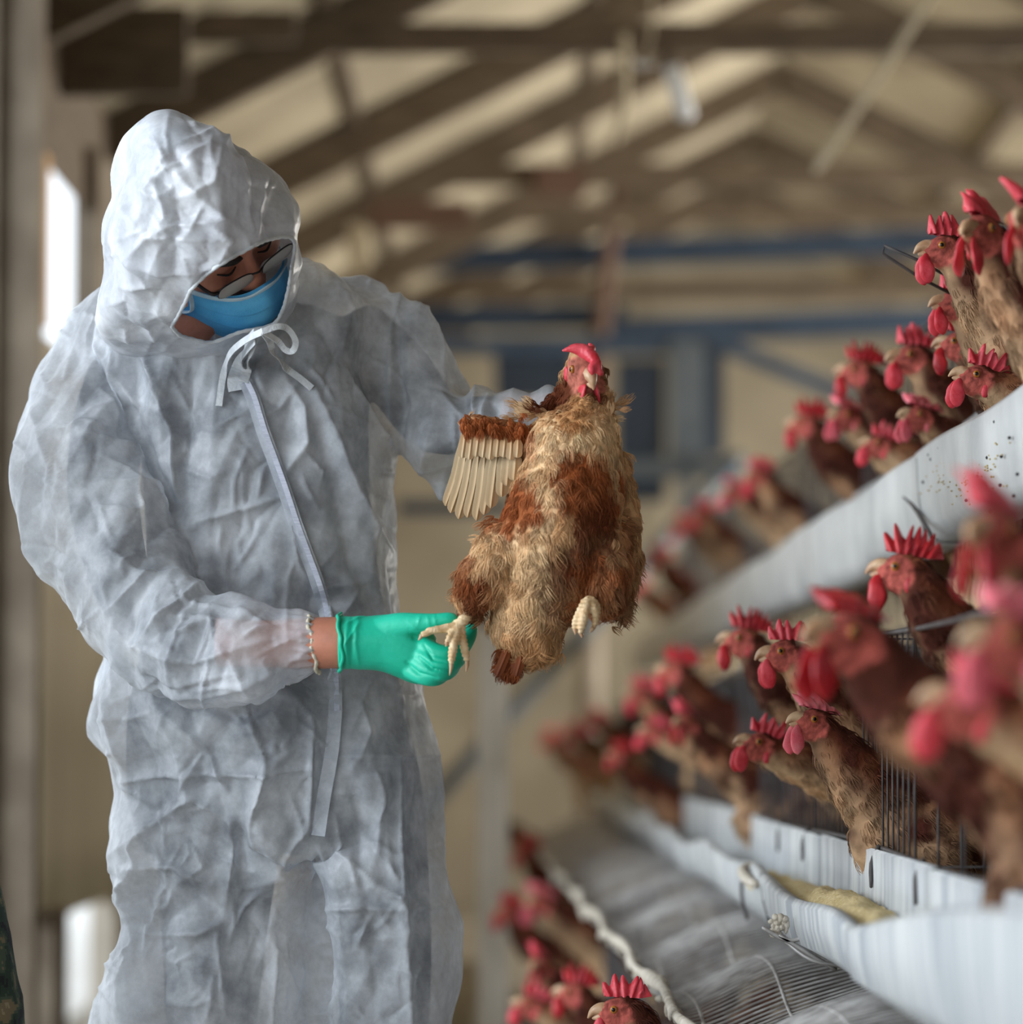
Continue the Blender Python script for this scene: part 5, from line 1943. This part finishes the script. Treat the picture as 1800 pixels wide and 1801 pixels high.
# thighs
parts.append(px_tube([(905, 950, HY - 0.02, 50), (868, 1000, HY - 0.035, 50), (838, 1042, HY - 0.035, 36), (832, 1072, HY - 0.030, 20), (832, 1084, HY - 0.028, 9)], 20, 5))
parts.append(px_tube([(1050, 950, HY - 0.03, 48), (1062, 1005, HY - 0.045, 46), (1060, 1048, HY - 0.05, 36), (1044, 1068, HY - 0.055, 15)], 20, 5))
# folded far wing
parts.append(px_tube([(1080, 800, HY + 0.03, 22), (1096, 880, HY + 0.03, 26), (1102, 960, HY + 0.03, 24), (1098, 1040, HY + 0.03, 18), (1092, 1080, HY + 0.03, 6)], 14, 4))
# raised near wing arm
parts.append(px_tube([(950, 790, HY + 0.02, 34), (905, 768, HY + 0.015, 26), (860, 752, HY + 0.01, 20), (826, 742, HY + 0.01, 12)], 16, 5))
V, F = remesh(parts, 0.0036, 4)
N = vnormals(V, F)
V = V + N * (0.003 * vnoise(V, 45, 2.0) + 0.0015 * vnoise(V, 110, 5.0))[:, None]

RU = C3(150, 82, 44)
RD = C3(96, 50, 30)
CR = C3(226, 194, 152)
TN = C3(198, 148, 100)
PATCH = [  # photo ellipse: cx, cy, rx, ry, angle, colour, strength
    (1035, 860, 58, 75, 0, RU, 0.95), (1040, 955, 52, 70, 0, RD, 0.9), (1005, 815, 30, 34, 0, RU, 0.9), (915, 880, 36, 56, 12, RU, 0.95), (880, 905, 22, 34, 20, RU, 0.6),
    (1045, 1020, 55, 60, 0, RU, 0.75), (1010, 1075, 30, 30, 0, RU, 0.5), (835, 1050, 22, 46, 10, RD, 0.9), (818, 1000, 20, 36, 20, RU, 0.7), (855, 1040, 22, 30, 0, RU, 0.5),
    (985, 1000, 26, 60, 12, RD, 0.7), (1090, 1060, 22, 60, 0, RD, 0.6), (935, 1130, 50, 40, 0, TN, 0.6), (880, 752, 60, 18, 8, RU, 0.85), (930, 780, 30, 30, 0, RU, 0.5),
    (985, 690, 30, 34, 40, RD, 1.3), (960, 712, 30, 14, -25, RD, 1.3), (1040, 640, 24, 50, 0, RD, 0.9), (1050, 690, 14, 26, 0, RD, 0.9), (1100, 950, 18, 60, 0, RU, 0.6),
]
CPATCH = [(1010, 765, 90, 38, -6, CR, 1.0), (950, 800, 24, 40, 20, CR, 0.9), (962, 880, 20, 70, 6, CR, 0.85), (935, 990, 40, 60, -10, CR, 0.8), (905, 1075, 40, 70, 0, CR, 0.65),
          (1015, 720, 40, 34, 0, TN, 1.0), (945, 722, 24, 18, 0, CR, 0.9), (1080, 800, 16, 60, 0, CR, 0.6), (860, 965, 36, 26, -30, CR, 0.6), (945, 1060, 40, 60, 0, CR, 0.6)]


def hen_color(co, rg):
    q = proj(co)
    n1 = np.array([noise.noise((x * 32, y * 32, z * 26)) for x, y, z in co])
    n2 = np.array([noise.noise((x * 80, y * 80, z * 60 + 4)) for x, y, z in co])
    col = np.tile(TN * 0.6 + CR * 0.4, (len(co), 1))
    m = np.clip(n1 * 1.2 + 0.1, 0, 1)[:, None] * 0.7
    col = col * (1 - m) + RU * m
    for lst in (CPATCH, PATCH):
        for cx_, cy_, rx, ry, a, c_, s in lst:
            a = math.radians(a)
            dx, dy = q[:, 0] - cx_, q[:, 1] - cy_
            u = (dx * math.cos(a) + dy * math.sin(a)) / rx
            v = (-dx * math.sin(a) + dy * math.cos(a)) / ry
            w = (np.clip((1.12 - np.sqrt(u * u + v * v) + 0.5 * n1 + 0.35 * n2) * 2.6, 0, 1) * min(1, s))[:, None]
            col = col * (1 - w) + c_ * w
    return (col * (1 + 0.25 * n2[:, None])).clip(0, 1)


rg = np.random.default_rng(21)
base = hen_color(V, rg)
loc = local_of(HT)(V)
col = head_colors(loc, base, rg, FACE_RED * 0.35 + FACE_PALE * 0.65, 3.0).clip(0, 1)
mob('body', V, F, MT['body'], held, True, col)
p, nn = tri_sample(V, F, 7000, rg)
q = proj(p)
li = local_of(HT)(p)
keep = ~((np.linalg.norm(li - np.array([-0.008, 0, -0.004]), axis=1) < 0.027)) & (q[:, 1] > 630)
p, nn, q, li = p[keep], nn[keep], q[keep], li[keep]
pc = hen_color(p, rg) * rg.uniform(0.72, 1.30, len(p))[:, None]
down = np.stack([0.25 * (q[:, 0] - 960) / 150.0 + rg.normal(0, 0.45, len(p)), np.zeros(len(p)), -np.ones(len(p))], 1)
neck = q[:, 1] < 740
down[neck] = np.stack([rg.normal(0, 0.9, neck.sum()), np.zeros(neck.sum()), -0.6 + rg.normal(0, 0.5, neck.sum())], 1)
dark = (q[:, 1] < 725) & (q[:, 0] < 1004)
down[dark] = np.array([-0.7, 0.1, -0.75])
L = np.where(q[:, 1] < 740, 0.015, np.where(q[:, 1] > 960, 0.030, 0.023))
for lo, hi, ln, st in ((0, 740, 0.012, 9), (740, 960, 0.018, 11), (960, 1300, 0.023, 12)):
    m = (q[:, 1] >= lo) & (q[:, 1] < hi)
    if m.sum():
        lift = 0.55 if lo == 0 else 0.34
        pts, cc = tufts(p[m], nn[m], down[m], pc[m], rg, ln, 0.40, st, lift)
        o = hair('plumage', pts, cc, 0.00055, 0.00016, MT['plume'], held)
# loose ragged fluff at the flanks and wing root
fl = []
for cx_, cy_, n_, sx, sy, dx, dz in ((935, 722, 40, 10, 8, -1.0, 0.25), (818, 1030, 30, 7, 18, -0.7, -0.8), (1096, 925, 34, 6, 12, 0.9, -0.5), (1090, 1050, 36, 7, 22, 0.5, -1.0),
                                      (1075, 722, 14, 8, 10, 0.6, 0.3), (868, 935, 24, 8, 16, -0.8, -0.7), (930, 1150, 24, 22, 5, 0.0, -1.0), (1085, 990, 30, 8, 24, 0.6, -0.8)):
    pr = np.array([P(cx_ + rg.normal(0, sx), cy_ + rg.normal(0, sy), HY + rg.normal(0, 0.012)) for _ in range(n_)])
    fl.append((pr, np.tile(np.array([dx, -0.1, dz]), (n_, 1)) + rg.normal(0, 0.35, (n_, 3))))
pr = np.concatenate([a for a, b in fl])
fd = np.concatenate([b for a, b in fl])
nr = np.tile(np.array([0.0, -1.0, 0.0]), (len(pr), 1))
pts, cc = tufts(pr, nr, fd, hen_color(pr, rg) * rg.uniform(0.7, 1.25, len(pr))[:, None], rg, 0.017, 0.38, 12, 0.2)
hair('loose_fluff', pts, cc, 0.0006, 0.00015, MT['plume'], held)

hen_head(held, HT, rg, 'comb', 4, 0.0, 1.12, 1.3)
for ch in [c_ for c_ in held.children if c_.name.startswith('comb')]:
    bpy.data.objects.remove(ch)
HC_Y = HY - 0.036
V, F = remesh([px_tube([(1054, 655, HC_Y - 0.012, 6), (1050, 640, HC_Y - 0.012, 9), (1040, 626, HC_Y - 0.006, 12), (1026, 617, HC_Y, 13), (1010, 613, HC_Y, 9), (998, 615, HC_Y, 5), (989, 617, HC_Y, 2)], 14, 5),
               px_tube([(1046, 640, HC_Y - 0.014, 8), (1040, 650, HC_Y - 0.018, 7), (1044, 658, HC_Y - 0.018, 4)], 10, 3),
               px_tube([(1050, 650, HC_Y - 0.012, 7), (1058, 656, HC_Y - 0.012, 6), (1062, 655, HC_Y - 0.010, 2)], 10, 3),
               px_tube([(1034, 622, HC_Y + 0.004, 10), (1042, 612, HC_Y + 0.02, 7), (1036, 604, HC_Y + 0.02, 3)], 10, 3)], 0.0016, 3)
V = V + vnormals(V, F) * (0.0006 * vnoise(V, 260, 3.0))[:, None]
mob('comb', V, F, MT['comb'], held, label='red comb flopped over to one side')

# flight feathers of the raised wing
def quill(a, b, w, c_root, c_tip, bow=0.0, th=0.0006):
    """one feather: cambered vane with a raised shaft"""
    a, b = np.array(a), np.array(b)
    d = b - a
    L_ = np.linalg.norm(d)
    d /= L_
    nrm = np.array([0.12, -1.0, 0.1])
    nrm -= d * (nrm @ d)
    nrm /= np.linalg.norm(nrm)
    s = np.cross(d, nrm)
    n = 20
    V = []
    cl = []
    for i in range(n + 1):
        t = i / n
        wd = w * (0.30 + 0.70 * min(1, t * 3.0)) * math.sqrt(1 - max(0, (t - 0.84) / 0.16) ** 2 * 0.98)
        c = a + d * L_ * t + s * bow * math.sin(math.pi * t) + nrm * 0.004 * math.sin(math.pi * t)
        for k in (-1, -0.5, -0.1, 0, 0.1, 0.5, 1):
            rag = 1 + 0.06 * noise.noise((t * 30, k * 5, L_ * 900))
            V.append(c + s * wd * 0.5 * k * rag + nrm * (-0.10 * abs(k) ** 2 * wd + (0.0011 if k == 0 else 0)))
            f = (1 - t) * 0.8 + 0.2 * abs(k)
            sh = 1.12 if abs(k) < 0.2 else 0.97 - 0.16 * (k > 0.4)
            cl.append((c_root * f + c_tip * (1 - f)) * sh)
    V = np.array(V)
    m = 7
    F = [(i * m + j, i * m + j + 1, (i + 1) * m + j + 1, (i + 1) * m + j) for i in range(n) for j in range(m - 1)]
    nb_ = len(V)
    V = np.concatenate([V, V - nrm * th])
    F = F + [tuple(reversed([x + nb_ for x in f])) for f in F]
    return V, F, np.concatenate([cl, cl]).clip(0, 1)


FC1, FC2 = C3(206, 184, 150), C3(188, 158, 120)
prim = [((815, 762), (783, 893), 21, -0.004), ((822, 770), (793, 905), 23, -0.004), ((832, 776), (808, 911), 23, -0.003), ((843, 780), (822, 914), 23, -0.003), ((854, 784), (838, 914), 23, -0.002),
        ((865, 788), (853, 906), 23, -0.002), ((876, 790), (868, 893), 23, 0.0), ((886, 790), (881, 878), 23, 0.0), ((897, 790), (893, 858), 24, 0.0), ((908, 792), (904, 842), 24, 0.0)]
for i, (a, b, w, bow) in enumerate(prim):
    Y = HY + 0.018 - 0.0022 * i
    b = (b[0] + rg.normal(0, 1.5), b[1] + rg.normal(0, 4))
    V, F, cl = quill(P(*a, Y), P(*b, Y - 0.004), M_(w, Y) * 1.0, FC1, FC2, bow)
    mob('flight_feather', V, F, MT['quill'], held, True, cl)
for i in range(9):
    x = 820 + i * 11.5
    Y = HY - 0.004 - 0.001 * i
    V, F, cl = quill(P(x, 752 + i * 2.2, Y), P(x - 7 + i * 0.6, 806 + 3 * math.sin(i * 2), Y), M_(17, Y), TN, FC1, 0.0)
    mob('covert', V, F, MT['quill'], held, True, cl)
pa = np.array([P(rg.uniform(812, 935), 742 + rg.normal(0, 7), HY - 0.012 + rg.normal(0, 0.004)) for _ in range(150)])
pa[:, 2] -= (pa[:, 0] - pa[:, 0].min()) * 0.10
pts, cc = tufts(pa, np.tile([0.0, -1, 0], (150, 1)), np.tile([0.25, 0, -1.0], (150, 1)) + rg.normal(0, 0.25, (150, 3)), np.tile(RU, (150, 1)) * rg.uniform(0.7, 1.4, 150)[:, None], rg, 0.014, 0.4, 12, 0.2)
hair('shoulder_feathers', pts, cc, 0.0006, 0.0002, MT['plume'], held)
# stub of tail
for i, (a, b, w) in enumerate((((905, 1135), (886, 1198), 19), ((914, 1140), (902, 1204), 19), ((898, 1132), (874, 1190), 17), ((920, 1145), (908, 1190), 16))):
    Y = HY - 0.02 - 0.004 * i
    V, F, cl = quill(P(*a, Y), P(*b, Y), M_(w, Y), RU, RD, 0.0)
    mob('tail_feather', V, F, MT['quill'], held, True, cl)

pa = np.array([P(rg.uniform(876, 918), rg.uniform(1140, 1182), HY - 0.027) for _ in range(70)])
pts, cc = tufts(pa, np.tile([0.0, -1, 0], (70, 1)), np.tile([-0.35, 0, -1.0], (70, 1)) + rg.normal(0, 0.25, (70, 3)), np.tile(RD * 0.6 + RU * 0.4, (70, 1)) * rg.uniform(0.6, 1.5, 70)[:, None], rg, 0.015, 0.4, 12, 0.2)
hair('tail_fluff', pts, cc, 0.0006, 0.0002, MT['plume'], held)


# feet
def toe(pts):
    V, F = px_tube([p_ for p_ in pts], 10, 4)
    return V, F


def claw(p0, p1, Y):
    return px_tube([(p0[0], p0[1], Y, 4.2), ((p0[0] + p1[0]) / 2 + 1, (p0[1] + p1[1]) / 2, Y, 3.2), (p1[0], p1[1], Y, 0.8)], 8, 3)


Yf_ = HY - 0.045
V, F = remesh([px_tube([(834, 1072, HY - 0.03, 10), (818, 1088, Yf_, 10), (805, 1100, Yf_, 11)], 12, 4),
               toe([(806, 1100, Yf_, 10), (782, 1106, Yf_ - 0.004, 8), (760, 1109, Yf_ - 0.006, 7.5), (742, 1117, Yf_ - 0.006, 5)]),
               toe([(806, 1100, Yf_, 11), (800, 1125, Yf_ - 0.01, 8.5), (796, 1148, Yf_ - 0.014, 8), (794, 1166, Yf_ - 0.014, 5.5)]),
               toe([(808, 1100, Yf_, 11), (813, 1122, Yf_ - 0.002, 8.5), (819, 1148, Yf_ - 0.004, 7.5), (822, 1162, Yf_ - 0.004, 5)]),
               toe([(803, 1104, Yf_, 8), (792, 1118, Yf_ - 0.012, 6), (786, 1130, Yf_ - 0.014, 4)])], 0.0013, 2)
V = V + vnormals(V, F) * (0.0005 * np.sin(proj(V)[:, 1] * 0.9))[:, None]
ft = mob('foot', V, F, MT['shank'], held)
for a, b, Y in (((742, 1117), (736, 1126), Yf_ - 0.006), ((794, 1164), (791, 1188), Yf_ - 0.014), ((822, 1160), (820, 1182), Yf_ - 0.004), ((786, 1130), (784, 1137), Yf_ - 0.014)):
    V, F = claw(a, b, Y)
    c_ = mob('claw', V, F, MT['beak'], held)
    c_.parent = ft
    c_.location = (0, 0, 0)
Yr = HY - 0.085
V, F = remesh([px_tube([(1044, 1058, HY - 0.05, 12), (1036, 1060, Yr, 12)], 12, 3),
               toe([(1032, 1060, Yr, 11), (1022, 1074, Yr - 0.012, 8), (1013, 1094, Yr - 0.01, 7), (1011, 1108, Yr - 0.006, 4)]),
               toe([(1034, 1058, Yr, 11), (1029, 1078, Yr - 0.016, 8.5), (1024, 1100, Yr - 0.014, 7.5), (1021, 1114, Yr - 0.01, 4)]),
               toe([(1038, 1060, Yr, 10), (1046, 1074, Yr - 0.010, 7.5), (1048, 1090, Yr - 0.008, 6.5), (1043, 1106, Yr - 0.004, 4)]),
               toe([(1040, 1056, Yr, 9), (1050, 1066, Yr, 7), (1053, 1080, Yr, 4)])], 0.0013, 2)
V = V + vnormals(V, F) * (0.0005 * np.sin(proj(V)[:, 1] * 0.9))[:, None]
ft = mob('foot', V, F, MT['shank'], held)
for a, b in (((1011, 1106), (1012, 1116)), ((1021, 1112), (1024, 1122)), ((1043, 1104), (1038, 1112))):
    V, F = claw(a, b, Yr - 0.008)
    c_ = mob('claw', V, F, MT['beak'], held)
    c_.parent = ft
    c_.location = (0, 0, 0)
